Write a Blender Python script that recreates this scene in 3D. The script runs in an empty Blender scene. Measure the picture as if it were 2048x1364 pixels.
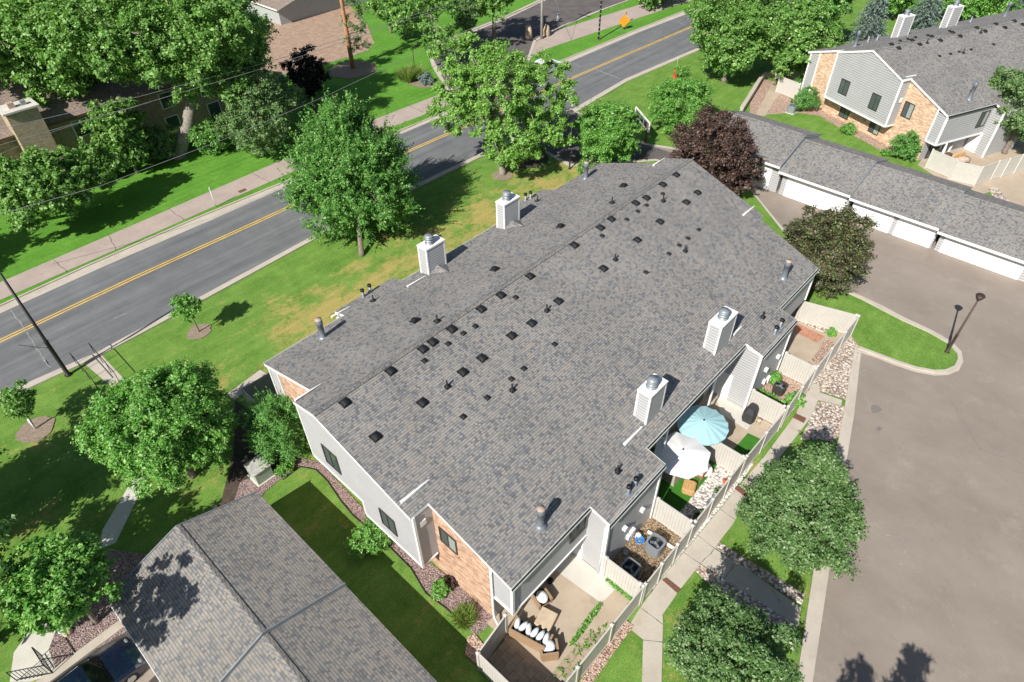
import bpy, math, random
import numpy as np
from mathutils import Vector, Matrix
random.seed(7)
S = bpy.context.scene
COL = S.collection
# ------------------------------------------------------------------ camera, world, sun, exposure
H = 30.35
FPX, PITCH, ROLL, YAW = 1315.073, 0.7455675, -0.0177582, 0.8153938
CX, CY = 1024.0, 682.0
cp, sp = math.cos(PITCH), math.sin(PITCH)
FW = Vector((math.sin(YAW)*cp, math.cos(YAW)*cp, -sp))
_r = Vector((math.cos(YAW), -math.sin(YAW), 0)); _u = _r.cross(FW)
RT = _r*math.cos(ROLL)+_u*math.sin(ROLL); UP = -_r*math.sin(ROLL)+_u*math.cos(ROLL)
cam = bpy.data.cameras.new('camera'); cam.sensor_width = 36; cam.lens = FPX/2048*36
cam.clip_start = 0.5; cam.clip_end = 3000
co = bpy.data.objects.new('camera', cam); COL.objects.link(co)
m = Matrix((RT, UP, -FW)).transposed().to_4x4(); m.translation = (0, 0, H); co.matrix_world = m
S.camera = co
SUN_DIR = Vector((5.31, 0.83, -4.65)).normalized()       # the way the light travels
SUN_EL = math.asin(-SUN_DIR.z)
w = bpy.data.worlds.new('World'); S.world = w; w.use_nodes = True
nt = w.node_tree; nt.nodes.clear()
sky = nt.nodes.new('ShaderNodeTexSky'); sky.sky_type = 'NISHITA'; sky.sun_disc = False
sky.sun_elevation = SUN_EL; sky.sun_rotation = math.atan2(-SUN_DIR.x, -SUN_DIR.y)
bg = nt.nodes.new('ShaderNodeBackground'); bg.inputs[1].default_value = 0.065
wo = nt.nodes.new('ShaderNodeOutputWorld'); nt.links.new(sky.outputs[0], bg.inputs[0]); nt.links.new(bg.outputs[0], wo.inputs[0])
sl = bpy.data.lights.new('sun', 'SUN'); sl.energy = 5.0; sl.angle = math.radians(0.5); sl.color = (1, .95, .87)
so = bpy.data.objects.new('sun', sl); COL.objects.link(so); so.location = (-40, -10, 60)
so.rotation_euler = SUN_DIR.to_track_quat('-Z', 'Y').to_euler()
S.view_settings.view_transform = 'Standard'; S.view_settings.look = 'None'
S.view_settings.gamma = 1; S.view_settings.exposure = 0.42
# ------------------------------------------------------------------ measuring the place (photo pixel + height -> metres)
def ray(px, py): return FW + RT*((px-CX)/FPX) - UP*((py-CY)/FPX)
def G(px, py, z=0.0):
    d = ray(px, py); t = (z-H)/d.z
    return Vector((d.x*t, d.y*t, z))
def PX(px, py, c, ax=0):
    d = ray(px, py); t = c/d[ax]
    return Vector((d.x*t, d.y*t, H+d.z*t))
def depth(p): return (Vector(p)-Vector((0, 0, H))).dot(FW)
def plane(px, py, p0, n):
    d = ray(px, py); o = Vector((0, 0, H)); t = (Vector(p0)-o).dot(n)/d.dot(n)
    return o+d*t
def proj(p):
    d = Vector(p)-Vector((0, 0, H)); z = d.dot(FW)
    return CX+FPX*d.dot(RT)/z, CY-FPX*d.dot(UP)/z
# ------------------------------------------------------------------ materials
MT = {}
class N:
    """tiny node helper"""
    def __init__(s, name, rough=.8, spec=.3, metal=0):
        s.m = bpy.data.materials.new(name); s.m.use_nodes = True
        s.t = s.m.node_tree; s.b = s.t.nodes['Principled BSDF']
        s.b.inputs['Roughness'].default_value = rough; s.b.inputs['Specular IOR Level'].default_value = spec
        s.b.inputs['Metallic'].default_value = metal
        MT[name] = s.m
    def n(s, typ, **kw):
        o = s.t.nodes.new('ShaderNode'+typ)
        for k, v in kw.items():
            if k.startswith('i_'):
                key = k[2:]
                key = int(key) if key.isdigit() else key
                s.set(o.inputs[key], v)
            else: setattr(o, k, v)
        return o
    def set(s, inp, v):
        if hasattr(v, 'is_output') or isinstance(v, bpy.types.NodeSocket): s.t.links.new(v, inp)
        else: inp.default_value = v
    def math(s, op, a, b=0.0, c=None):
        o = s.n('Math', operation=op); s.set(o.inputs[0], a); s.set(o.inputs[1], b)
        if c is not None: s.set(o.inputs[2], c)
        return o.outputs[0]
    def mix(s, f, a, b, mode='MIX'):
        o = s.n('Mix', data_type='RGBA', blend_type=mode); s.set(o.inputs[0], f)
        s.set(o.inputs[6], a if not isinstance(a, tuple) else (*a[:3], 1)); s.set(o.inputs[7], b if not isinstance(b, tuple) else (*b[:3], 1))
        return o.outputs[2]
    def noise(s, vec, scale, detail=4, rough=.6, dim='3D'):
        o = s.n('TexNoise'); o.inputs['Scale'].default_value = scale; o.inputs['Detail'].default_value = detail; o.inputs['Roughness'].default_value = rough
        if vec is not None: s.t.links.new(vec, o.inputs['Vector'])
        return o.outputs[0]
    def ramp(s, f, stops, interp='LINEAR'):
        o = s.n('ValToRGB'); s.t.links.new(f, o.inputs[0]); r = o.color_ramp; r.interpolation = interp
        while len(r.elements) < len(stops): r.elements.new(.5)
        for e, (p, c) in zip(r.elements, stops):
            e.position = p; e.color = (*c, 1) if len(c) == 3 else c
        return o.outputs[0]
    def gray(s, f, a, b, va=0., vb=1.):
        return s.ramp(f, [(a, (va,)*3), (b, (vb,)*3)])
    def pos(s): return s.n('NewGeometry').outputs['Position']
    def uv(s): return s.n('UVMap').outputs[0]
    def bump(s, h, strength=.3, dist=.02):
        o = s.n('Bump'); o.inputs['Strength'].default_value = strength; o.inputs['Distance'].default_value = dist
        s.t.links.new(h, o.inputs['Height']); s.t.links.new(o.outputs[0], s.b.inputs['Normal'])
    def col(s, c): s.set(s.b.inputs['Base Color'], (*c, 1) if isinstance(c, tuple) and len(c) == 3 else c)
def plain(name, c, rough=.6, spec=.4, metal=0, var=.12, scale=3.0, bump=0):
    a = N(name, rough, spec, metal); p = a.pos()
    n1 = a.noise(p, scale, 5); f = a.gray(n1, .3, .7, 1-var, 1+var)
    a.col(a.mix(1.0, c, f, 'MULTIPLY'))
    if bump: a.bump(a.noise(p, 40, 3), bump, .02)
    return a.m
def shingle_mat(name, pal, gain=1.0):
    a = N(name, .95, .15); uv = a.uv(); sx = a.n('SeparateXYZ'); a.t.links.new(uv, sx.inputs[0])
    u, v = sx.outputs[0], sx.outputs[1]
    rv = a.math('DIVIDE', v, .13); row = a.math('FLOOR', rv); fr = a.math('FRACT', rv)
    wn = a.n('TexWhiteNoise', noise_dimensions='1D'); a.t.links.new(row, wn.inputs['W'])
    def cells(width, k):
        uu = a.math('ADD', a.math('DIVIDE', u, width), a.math('MULTIPLY', wn.outputs[0], 13.7*k))
        cb = a.n('CombineXYZ'); a.t.links.new(a.math('FLOOR', uu), cb.inputs[0]); a.t.links.new(row, cb.inputs[1]); cb.inputs[2].default_value = k
        q = a.n('TexWhiteNoise', noise_dimensions='3D'); a.t.links.new(cb.outputs[0], q.inputs[0])
        return q.outputs[0], a.math('FRACT', uu)
    c1, f1 = cells(.19, 1.0); c2, f2 = cells(.11, 2.0)
    pick = a.math('GREATER_THAN', c2, .6)
    val = a.math('ADD', a.math('MULTIPLY', c1, a.math('SUBTRACT', 1.0, pick)), a.math('MULTIPLY', a.math('FRACT', a.math('MULTIPLY', c2, 7.31)), pick))
    n = len(pal); pos = [0, .34, .52, .68, .80, .92][:n]
    c = a.ramp(val, [(p, q) for p, q in zip(pos, pal)], 'CONSTANT')
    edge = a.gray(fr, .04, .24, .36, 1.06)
    _m = a.n('Mapping'); _m.inputs['Scale'].default_value = (1.6, .12, 1); a.t.links.new(uv, _m.inputs[0]); streak = a.gray(a.noise(_m.outputs[0], 1.0, 5, .7), .3, .7, .90, 1.09)                       # edge: painted shadow line and printed band at the lap of each course
    big = a.gray(a.noise(a.pos(), .35, 4), .3, .7, .90*gain, 1.08*gain)
    fine = a.gray(a.noise(a.pos(), 30, 2), .3, .7, .86, 1.14)
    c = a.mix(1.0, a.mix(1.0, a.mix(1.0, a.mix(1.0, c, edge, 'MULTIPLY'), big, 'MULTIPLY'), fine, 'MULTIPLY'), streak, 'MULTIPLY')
    a.col(c)
    a.bump(a.math('ADD', a.math('MULTIPLY', fr, -1.0), a.math('MULTIPLY', val, .6)), .6, .02)
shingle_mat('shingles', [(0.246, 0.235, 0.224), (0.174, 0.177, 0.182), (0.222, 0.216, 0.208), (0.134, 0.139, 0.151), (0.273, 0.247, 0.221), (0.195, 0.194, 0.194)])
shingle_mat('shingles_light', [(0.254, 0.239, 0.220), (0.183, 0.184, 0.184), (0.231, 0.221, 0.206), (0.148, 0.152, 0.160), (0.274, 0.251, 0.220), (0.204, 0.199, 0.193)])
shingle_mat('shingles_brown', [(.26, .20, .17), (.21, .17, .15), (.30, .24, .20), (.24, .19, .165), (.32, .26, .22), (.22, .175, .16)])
def siding_mat(name, c, pitch=.19):
    a = N(name, .55, .35); uv = a.uv(); sx = a.n('SeparateXYZ'); a.t.links.new(uv, sx.inputs[0])
    fr = a.math('FRACT', a.math('DIVIDE', sx.outputs[1], pitch))
    e = a.gray(fr, .02, .30, .38, 1.0)
    v = a.gray(a.noise(a.pos(), 1.2, 4), .3, .7, .95, 1.04)
    a.col(a.mix(1.0, a.mix(1.0, c, e, 'MULTIPLY'), v, 'MULTIPLY')); a.bump(a.math('MULTIPLY', fr, -1.0), .5, .015)
siding_mat('siding', (.45, .452, .462)); siding_mat('siding_far', (.42, .425, .435), .21)
def brick_mat(name, c1, c2, mortar, w=.22, h=.075):
    a = N(name, .9, .2); uv = a.uv()
    b = a.n('TexBrick', offset=.5); a.t.links.new(uv, b.inputs[0])
    for k, v in (('Scale', 1), ('Brick Width', w), ('Row Height', h), ('Mortar Size', .008), ('Mortar Smooth', .1), ('Bias', 0)): b.inputs[k].default_value = v
    b.inputs['Color1'].default_value = (*c1, 1); b.inputs['Color2'].default_value = (*c2, 1); b.inputs['Mortar'].default_value = (*mortar, 1)
    v = a.gray(a.noise(uv, 2.5, 7, .8), .3, .7, .68, 1.28)
    a.col(a.mix(1.0, b.outputs[0], v, 'MULTIPLY')); a.bump(a.math('MULTIPLY', b.outputs[1], -1.0), .5, .01)
brick_mat('brick_orange', (.34, .17, .10), (.62, .42, .29), (.58, .50, .42), .30, .11); brick_mat('brick_pale', (.48, .29, .18), (.72, .54, .38), (.64, .55, .45), .34, .12)
brick_mat('brick_tan', (.34, .25, .16), (.46, .37, .25), (.46, .39, .30))
brick_mat('paver_red', (.42, .17, .11), (.50, .24, .16), (.40, .28, .2), .2, .1)
brick_mat('paver_grid', (.40, .32, .24), (.34, .27, .20), (.13, .13, .07), .42, .42)
brick_mat('block_wall', (.36, .33, .28), (.46, .42, .36), (.2, .18, .15), .4, .2)
plain('trim_white', (.78, .78, .77), .5); plain('door_white', (.82, .82, .83), .45, var=.03)
plain('gutter', (.62, .64, .60), .4)
plain('vent_black', (.013, .014, .016), .62, .3); plain('pipe_grey', (.20, .225, .26), .45, .5, .3)
plain('metal_grey', (.27, .30, .33), .5, .5, .3); plain('flue_cap', (.42, .32, .26), .7)
plain('pole_black', (.016, .015, .015), .5); plain('pole_brown', (.05, .03, .025), .5); plain('pole_wood', (.42, .40, .38), .8)
plain('window_frame', (.05, .045, .04), .5); plain('wire', (.22, .22, .23), .6)
plain('vinyl', (.51, .49, .45), .6, var=.05); plain('cap_black', (.01, .01, .01), .5)
plain('bark', (.20, .165, .135), .95, var=.35, scale=6, bump=.6); plain('bark_pale', (.25, .225, .195), .95, var=.3, scale=5, bump=.5); plain('bark_pine', (.42, .22, .11), .95, var=.4, scale=4)
plain('box_green', (.36, .42, .37), .6, var=.2, scale=6); plain('wicker', (.33, .22, .13), .8, var=.2, scale=20, bump=.4)
plain('cushion_white', (.75, .80, .84), .9, var=.06); plain('cover_tan', (.50, .40, .29), .85); plain('cover_grey', (.36, .33, .27), .85)
plain('cover_black', (.035, .037, .04), .7, bump=.3); plain('umbrella_white', (.80, .80, .80), .85, var=.02); plain('umbrella_blue', (.33, .55, .60), .85, var=.06)
plain('terracotta', (.55, .25, .14), .8); plain('blue_hose', (.05, .25, .6), .5); plain('orange_sign', (.95, .36, .02), .6, var=.03)
plain('hydrant_red', (.65, .03, .02), .5); plain('sign_brown', (.14, .08, .05), .8); plain('wood_brown', (.30, .16, .08), .8); plain('rust', (.16, .075, .05), .8)
plain('rock_grey', (.42, .41, .39), .9, var=.3, scale=4, bump=.5); plain('rock_tan', (.50, .38, .28), .9, var=.3, scale=4, bump=.5)
plain('yellow_paint', (.72, .45, .06), .8, var=.2, scale=1.2); plain('rubber', (.02, .02, .02), .8); plain('purple_flower', (.30, .05, .35), .8); plain('red_flower', (.5, .1, .03), .8)
plain('fabric_floral', (.55, .42, .36), .9, var=.3, scale=14); plain('ottoman', (.50, .30, .13), .9, var=.35, scale=12); plain('plastic_white', (.8, .8, .8), .5, var=.02)
plain('blade_dark', (.03, .04, .05), .4)
a = N('car_paint', .12, .7); a.col((.006, .012, .03)); a.b.inputs['Coat Weight'].default_value = 1
a = N('car_white', .2, .6); a.col((.7, .72, .75))
a = N('car_glass', .06, .8); a.col((.01, .012, .015))
a = N('chrome', .2, .6, 1.0); a.col((.7, .72, .75))
a = N('red_lamp', .2, .5); a.col((.4, .01, .01))
a = N('glass', .05, .9); p = a.pos(); a.col(a.mix(a.noise(p, .8, 2), (.03, .05, .045), (.10, .14, .12)))
a = N('glass_blind', .3, .6); a.col((.30, .34, .32))
a = N('screen', .5, .4); a.col((.07, .085, .085))
# ground stuff
def ground_mat(name, c1, c2, s1=.5, fine=60, c3=None, t3=(.55, .75), s3=.25, bump=.15, rough=.9, speck=.1):
    a = N(name, rough, .2); p = a.pos()
    c = a.mix(a.gray(a.noise(p, s1, 6, .65), .35, .65), c1, c2)
    if c3: c = a.mix(a.gray(a.noise(p, s3, 7, .7), *t3), c, c3)
    f = a.gray(a.noise(p, fine, 2), .3, .7, 1-speck, 1+speck)
    a.col(a.mix(1.0, c, f, 'MULTIPLY')); a.bump(a.noise(p, fine, 3), bump, .03)
    return a
a = ground_mat('asphalt_road', (.132, .138, .146), (.165, .170, .176), .5, 50, speck=.12)
_st = a.n('Mapping'); _st.inputs['Scale'].default_value = (.05, 1.3, 1); a.t.links.new(a.pos(), _st.inputs[0])
_c = a.b.inputs['Base Color'].links[0].from_socket; a.col(a.mix(1.0, _c, a.gray(a.noise(_st.outputs[0], 1.0, 5, .6), .32, .7, .82, 1.22), 'MULTIPLY'))
_lot = ground_mat('asphalt_lot', (.245, .208, .178), (.282, .241, .207), .25, 60, c3=(.318, .277, .241), s3=.7, speck=.13)
_st = _lot.n('Mapping'); _st.inputs['Scale'].default_value = (.22, .09, 1); _st.inputs['Rotation'].default_value = (0, 0, .5); _lot.t.links.new(_lot.pos(), _st.inputs[0])
_c = _lot.b.inputs['Base Color'].links[0].from_socket; _c = _lot.mix(1.0, _c, _lot.gray(_lot.noise(_st.outputs[0], 1.0, 7, .7), .35, .65, .90, 1.07), 'MULTIPLY')
_lot.col(_lot.mix(_lot.gray(_lot.noise(_lot.pos(), 14, 3, .9), .70, .76), _c, (.42, .39, .35)))
ground_mat('asphalt_dark', (.10, .09, .09), (.14, .125, .12), .6, 50)
ground_mat('trail_surface', (.36, .295, .265), (.42, .35, .31), .6, 50, c3=(.33, .25, .22), s3=1.5)
ground_mat('concrete', (.43, .385, .33), (.50, .455, .395), .8, 40, c3=(.40, .34, .27), s3=.6)
ground_mat('concrete_pale', (.52, .50, .45), (.60, .58, .53), .8, 40, c3=(.45, .42, .37), s3=.6)
ground_mat('concrete_tan', (.385, .315, .240), (.455, .38, .295), .7, 40, c3=(.31, .25, .185), s3=.9)
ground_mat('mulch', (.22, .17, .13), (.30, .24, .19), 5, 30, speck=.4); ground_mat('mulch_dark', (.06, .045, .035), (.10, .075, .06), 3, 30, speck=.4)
ground_mat('turf_mat', (.04, .15, .018), (.05, .19, .022), 2, 60, speck=.25)
# lawn: green with blades, dry patches with a shape of their own
a = N('lawn', .9, .15); p = a.pos()
g = a.mix(a.gray(a.noise(p, .35, 6, .6), .3, .7), (.085, .245, .024), (.150, .345, .045))
g = a.mix(a.gray(a.noise(p, 2.5, 6, .75), .35, .75), g, (.075, .19, .028))
sx = a.n('SeparateXYZ'); a.t.links.new(p, sx.inputs[0])
farg = a.n('MapRange', i_0=sx.outputs[1], i_1=44.0, i_2=50.0).outputs[0]
gn = a.mix(a.gray(a.noise(p, .6, 7, .7), .35, .65), (.085, .195, .028), (.160, .290, .055)); gn = a.mix(a.gray(a.noise(p, 4, 8, .85), .50, .66), gn, (.20, .26, .07))
g = a.mix(farg, gn, g)
def band(v, lo0, lo1, hi0, hi1):
    x = a.math('MULTIPLY', a.n('MapRange', i_0=v, i_1=lo0, i_2=lo1).outputs[0], a.n('MapRange', i_0=v, i_1=hi0, i_2=hi1, i_3=1.0, i_4=0.0).outputs[0]); return x
side = a.math('MULTIPLY', band(sx.outputs[0], 8.0, 13.0, 44.0, 52.0), band(sx.outputs[1], 27.0, 30.0, 35.0, 42.0))
near = a.math('MULTIPLY', band(sx.outputs[0], -30.0, -5.0, 30.0, 34.0), band(sx.outputs[1], -15.0, -5.0, 36.0, 43.0))
dryness = a.math('MULTIPLY', a.math('MAXIMUM', side, a.math('MULTIPLY', near, .35)), 1.0)
st = a.n('Mapping'); st.inputs['Scale'].default_value = (.28, .42, 1); a.t.links.new(p, st.inputs[0])
patch = a.noise(st.outputs[0], 1.0, 9, .72)
dm = a.gray(a.math('ADD', a.math('ADD', a.math('MULTIPLY', patch, .62), a.math('MULTIPLY', a.noise(p, 2.6, 10, .85), .38)), a.math('MULTIPLY', dryness, .145)), .585, .67)
g = a.mix(dm, g, (.36, .30, .10))
b = a.gray(a.noise(p, 12, 6, .9), .36, .64, .62, 1.38)
st2 = a.n('Mapping'); st2.inputs['Scale'].default_value = (30, 90, 30); a.t.links.new(p, st2.inputs[0])
b2 = a.gray(a.noise(st2.outputs[0], 1, 2), .3, .7, .86, 1.14)
mw = a.gray(a.math('SINE', a.math('MULTIPLY', sx.outputs[1], 7.2)), .2, .8, .97, 1.03)
g = a.mix(1.0, a.mix(1.0, a.mix(1.0, g, b, 'MULTIPLY'), b2, 'MULTIPLY'), mw, 'MULTIPLY')
a.col(g); a.bump(a.noise(p, 22, 4), .5, .05)
def pebble_mat(name, pal, scale=11):
    a = N(name, .85, .25); p = a.pos(); v = a.n('TexVoronoi'); v.inputs['Scale'].default_value = scale; a.t.links.new(p, v.inputs['Vector'])
    s = a.n('SeparateColor'); a.t.links.new(v.outputs['Color'], s.inputs[0])
    n = len(pal); c = a.ramp(s.outputs[0], [(i/n, q) for i, q in enumerate(pal)], 'CONSTANT')
    gap = a.gray(v.outputs['Distance'], .45, .75, 1.0, .35)
    a.col(a.mix(1.0, c, gap, 'MULTIPLY')); a.bump(a.math('MULTIPLY', v.outputs['Distance'], -1.0), .9, .05)
pebble_mat('rock_river', [(.62, .52, .43), (.40, .33, .28), (.72, .66, .58), (.34, .26, .21), (.55, .42, .34), (.66, .60, .55)], 8)
pebble_mat('rock_white', [(.78, .74, .70), (.66, .60, .55), (.84, .80, .78), (.72, .68, .64)], 9)
pebble_mat('rock_mauve', [(.30, .21, .20), (.38, .29, .27), (.24, .17, .18), (.44, .34, .31)], 16)
pebble_mat('rock_pink', [(.55, .37, .30), (.44, .28, .22), (.66, .48, .40), (.50, .40, .31)], 14)
ground_mat('mulch_bank', (.30, .205, .150), (.40, .29, .215), 1.2, 12, speck=.45, bump=.8)
pebble_mat('rock_brown', [(.36, .26, .17), (.24, .17, .11), (.46, .36, .25), (.30, .20, .12)], 14)
def leaf_mat(name, c1, c2, c3=None, rough=.45, tr=.28, spec=.35):
    a = N(name, rough, spec); gi = a.n('NewGeometry'); rnd = gi.outputs['Random Per Island']
    c = a.mix(rnd, c1, c2)
    if c3:
        c = a.mix(a.gray(a.math('FRACT', a.math('MULTIPLY', rnd, 17.3)), .72, .78), c, c3)  # third tone on random leaves; the pale ones paint in leaf highlights
    c = a.mix(a.gray(a.noise(a.pos(), .7, 3), .35, .7), c, a.mix(1.0, c, (.80, .88, .72), 'MULTIPLY'))
    a.col(c)
    tl = a.n('BsdfTranslucent'); a.t.links.new(a.mix(1.0, c, (1.25, 1.35, .7), 'MULTIPLY'), tl.inputs[0])
    mx = a.n('MixShader'); mx.inputs[0].default_value = tr
    a.t.links.new(a.b.outputs[0], mx.inputs[1]); a.t.links.new(tl.outputs[0], mx.inputs[2])
    a.t.links.new(mx.outputs[0], a.t.nodes['Material Output'].inputs[0])
leaf_mat('leaf_mid', (0.105, 0.244, 0.048), (0.203, 0.390, 0.088), (0.360, 0.537, 0.192))
leaf_mat('leaf_deep', (.075, .235, .045), (.155, .37, .075), (.34, .52, .19))
leaf_mat('leaf_light', (.16, .35, .055), (.26, .48, .105), (.40, .58, .20))
leaf_mat('leaf_lime', (.10, .29, .045), (.19, .43, .08), (.36, .56, .19))
leaf_mat('leaf_grey', (.13, .24, .085), (.20, .32, .125), (.30, .42, .21))
leaf_mat('leaf_olive', (0.075, 0.165, 0.048), (0.150, 0.268, 0.088), (0.300, 0.403, 0.208))
leaf_mat('leaf_purple', (.050, .030, .032), (.11, .060, .055), (.19, .13, .10), tr=.12)
leaf_mat('leaf_bronze', (.065, .085, .040), (.12, .070, .052), (.20, .27, .11), tr=.2)
leaf_mat('leaf_black', (.010, .013, .010), (.022, .02, .018), None, tr=.08)
leaf_mat('leaf_blue', (.20, .26, .27), (.30, .36, .36), (.14, .20, .19), tr=.08, rough=.7)
leaf_mat('leaf_yew', (.12, .31, .065), (.20, .44, .11), (.08, .20, .05), tr=.15, rough=.6)
leaf_mat('leaf_blade', (.10, .22, .03), (.20, .34, .06), (.34, .30, .12), tr=.2)
# ------------------------------------------------------------------ objects
XF = {}
def tagd(o, label=None, cat=None, group=None, kind=None):
    for k, v in (('label', label), ('category', cat), ('group', group), ('kind', kind)):
        if v: o[k] = v
    return o
def thing(name, label, cat, loc=(0, 0, 0), rot=0.0, group=None):
    o = bpy.data.objects.new(name, None); COL.objects.link(o); o.location = loc; o.rotation_euler = (0, 0, rot)
    o.empty_display_size = .3
    XF[o.name] = (Matrix.Translation(Vector(loc)) @ Matrix.Rotation(rot, 4, 'Z')).inverted()
    return tagd(o, label, cat, group)
class M:
    """collects world-space faces, then links them as ONE mesh object"""
    def __init__(s): s.v = []; s.f = []; s.mi = []; s.sm = []; s.uv = []
    def face(s, pts, mi=0, sm=False, uv=None):
        i = len(s.v); s.v += [tuple(p) for p in pts]; s.f.append(tuple(range(i, i+len(pts)))); s.mi.append(mi); s.sm.append(sm); s.uv.append(uv)
        return s
    def box(s, x0, x1, y0, y1, z0, z1, mi=0, rot=0, piv=None):
        c = [(x0, y0), (x1, y0), (x1, y1), (x0, y1)]
        if rot:
            px, py = piv if piv else ((x0+x1)/2, (y0+y1)/2); ca, sa = math.cos(rot), math.sin(rot)
            c = [(px+(x-px)*ca-(y-py)*sa, py+(x-px)*sa+(y-py)*ca) for x, y in c]
        return s.prism(c, z0, z1, mi)
    def prism(s, c, z0, z1, mi=0, top=None):
        """c: outline (counter-clockwise) in xy"""
        ar = sum(c[i][0]*c[(i+1) % len(c)][1]-c[(i+1) % len(c)][0]*c[i][1] for i in range(len(c)))
        if ar < 0: c = c[::-1]
        t = c if top is None else top
        n = len(c)
        s.face([(x, y, z1) for x, y in t], mi); s.face([(x, y, z0) for x, y in reversed(c)], mi)
        for i in range(n):
            j = (i+1) % n; s.face([(*c[i][:2], z0), (*c[j][:2], z0), (*t[j][:2], z1), (*t[i][:2], z1)], mi)
        return s
    def bar(s, a, b, w_, h_, mi=0, up=(0, 0, 1)):
        a = Vector(a); b = Vector(b); d = (b-a).normalized(); up = Vector(up)
        if abs(d.dot(up)) > .95: up = Vector((1, 0, 0))
        sd = d.cross(up).normalized(); u2 = sd.cross(d)
        q = [(-w_/2, -h_/2), (w_/2, -h_/2), (w_/2, h_/2), (-w_/2, h_/2)]
        A = [a+sd*x+u2*y for x, y in q]; B = [b+sd*x+u2*y for x, y in q]
        s.face(A[::-1], mi); s.face(B, mi)
        for i in range(4): j = (i+1) % 4; s.face([A[i], A[j], B[j], B[i]], mi)
        return s
    def tube(s, pts, rad, n=8, mi=0, cap=True):
        pts = [Vector(p) for p in pts]; rad = rad if isinstance(rad, (list, tuple)) else [rad]*len(pts)
        base = len(s.v); ref = Vector((0, 0, 1)); prev = None
        for k, p in enumerate(pts):
            d = (pts[min(k+1, len(pts)-1)]-pts[max(k-1, 0)]).normalized()
            if prev is None: sd = d.cross(ref if abs(d.z) < .9 else Vector((1, 0, 0))).normalized()
            else: sd = (prev-d*prev.dot(d)).normalized()
            prev = sd; u = d.cross(sd)
            for j in range(n):
                t = 2*math.pi*j/n; s.v.append(tuple(p+(sd*math.cos(t)+u*math.sin(t))*rad[k]))
        for k in range(len(pts)-1):
            for j in range(n):
                j2 = (j+1) % n; a_ = base+k*n
                s.f.append((a_+j, a_+j2, a_+n+j2, a_+n+j)); s.mi.append(mi); s.sm.append(True); s.uv.append(None)
        if cap:
            s.f.append(tuple(base+j for j in reversed(range(n)))); s.f.append(tuple(base+(len(pts)-1)*n+j for j in range(n)))
            s.mi += [mi, mi]; s.sm += [False, False]; s.uv += [None, None]
        return s
    def lathe(s, c, prof, n=16, mi=0, sm=True):
        """c: centre (x,y,z0); prof: [(r,z)]"""
        base = len(s.v)
        for r, z in prof:
            for j in range(n):
                t = 2*math.pi*j/n; s.v.append((c[0]+r*math.cos(t), c[1]+r*math.sin(t), c[2]+z))
        for k in range(len(prof)-1):
            for j in range(n):
                j2 = (j+1) % n; a_ = base+k*n
                s.f.append((a_+j, a_+j2, a_+n+j2, a_+n+j)); s.mi.append(mi); s.sm.append(sm); s.uv.append(None)
        s.f.append(tuple(base+(len(prof)-1)*n+j for j in range(n))); s.mi.append(mi); s.sm.append(False); s.uv.append(None)
        return s
    def blob(s, c, r, seed=0, mi=0, seg=10, ring=6, jit=.12):
        rn = random.Random(seed); base = len(s.v); rr = r if isinstance(r, (tuple, list)) else (r, r, r)
        for k in range(ring+1):
            ph = math.pi*k/ring-math.pi/2
            for j in range(seg):
                t = 2*math.pi*j/seg; q = 1+rn.uniform(-jit, jit) if 0 < k < ring else 1
                s.v.append((c[0]+rr[0]*q*math.cos(ph)*math.cos(t), c[1]+rr[1]*q*math.cos(ph)*math.sin(t), c[2]+rr[2]*q*math.sin(ph)))
        for k in range(ring):
            for j in range(seg):
                j2 = (j+1) % seg; a_ = base+k*seg
                s.f.append((a_+j, a_+j2, a_+seg+j2, a_+seg+j)); s.mi.append(mi); s.sm.append(True); s.uv.append(None)
        return s
    def split(s, name, mats, parent, per=6):
        # one object for every `per` faces (each bar or box on its own)
        out = []
        for k in range(0, len(s.f), per):
            q = M(); fs = s.f[k:k+per]; ids = sorted({i for f in fs for i in f}); mp = {i: j for j, i in enumerate(ids)}
            q.v = [s.v[i] for i in ids]; q.f = [tuple(mp[i] for i in f) for f in fs]; q.mi = s.mi[k:k+per]; q.sm = s.sm[k:k+per]; q.uv = s.uv[k:k+per]
            out.append(q.build(name, mats, parent))
        return out
    def build(s, name, mats, parent=None, label=None):
        me = bpy.data.meshes.new(name); V = s.v
        if parent is not None:
            X = XF[parent.name]; V = [tuple(X @ Vector(p)) for p in V]
        me.from_pydata(V, [], s.f)
        mats = mats if isinstance(mats, (list, tuple)) else [mats]
        for q in mats: me.materials.append(MT[q])
        me.polygons.foreach_set('material_index', s.mi); me.polygons.foreach_set('use_smooth', s.sm)
        ul = me.uv_layers.new(name='UVMap')
        for pi, p in enumerate(me.polygons):
            n = p.normal
            if abs(n.z) > .985: tt, vv = Vector((1, 0, 0)), Vector((0, 1, 0))
            else:
                tt = Vector((0, 0, 1)).cross(n).normalized(); vv = n.cross(tt)
                if tt.x+tt.y*.5 < 0 and n.z > .5: tt, vv = tt, vv
            q = s.uv[pi]
            for k, li in enumerate(p.loop_indices):
                c = me.vertices[me.loops[li].vertex_index].co
                ul.data[li].uv = q[k] if q else (c.dot(tt), c.dot(vv))
        me.update()
        o = bpy.data.objects.new(name, me); COL.objects.link(o)
        if parent is not None:
            o.parent = parent; XF[o.name] = XF[parent.name]
        if label: o['label'] = label
        return o
def struct(name, mb, mats):
    o = mb.build(name, mats); o['kind'] = 'structure'; return o
LZ = [0.0]
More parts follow.
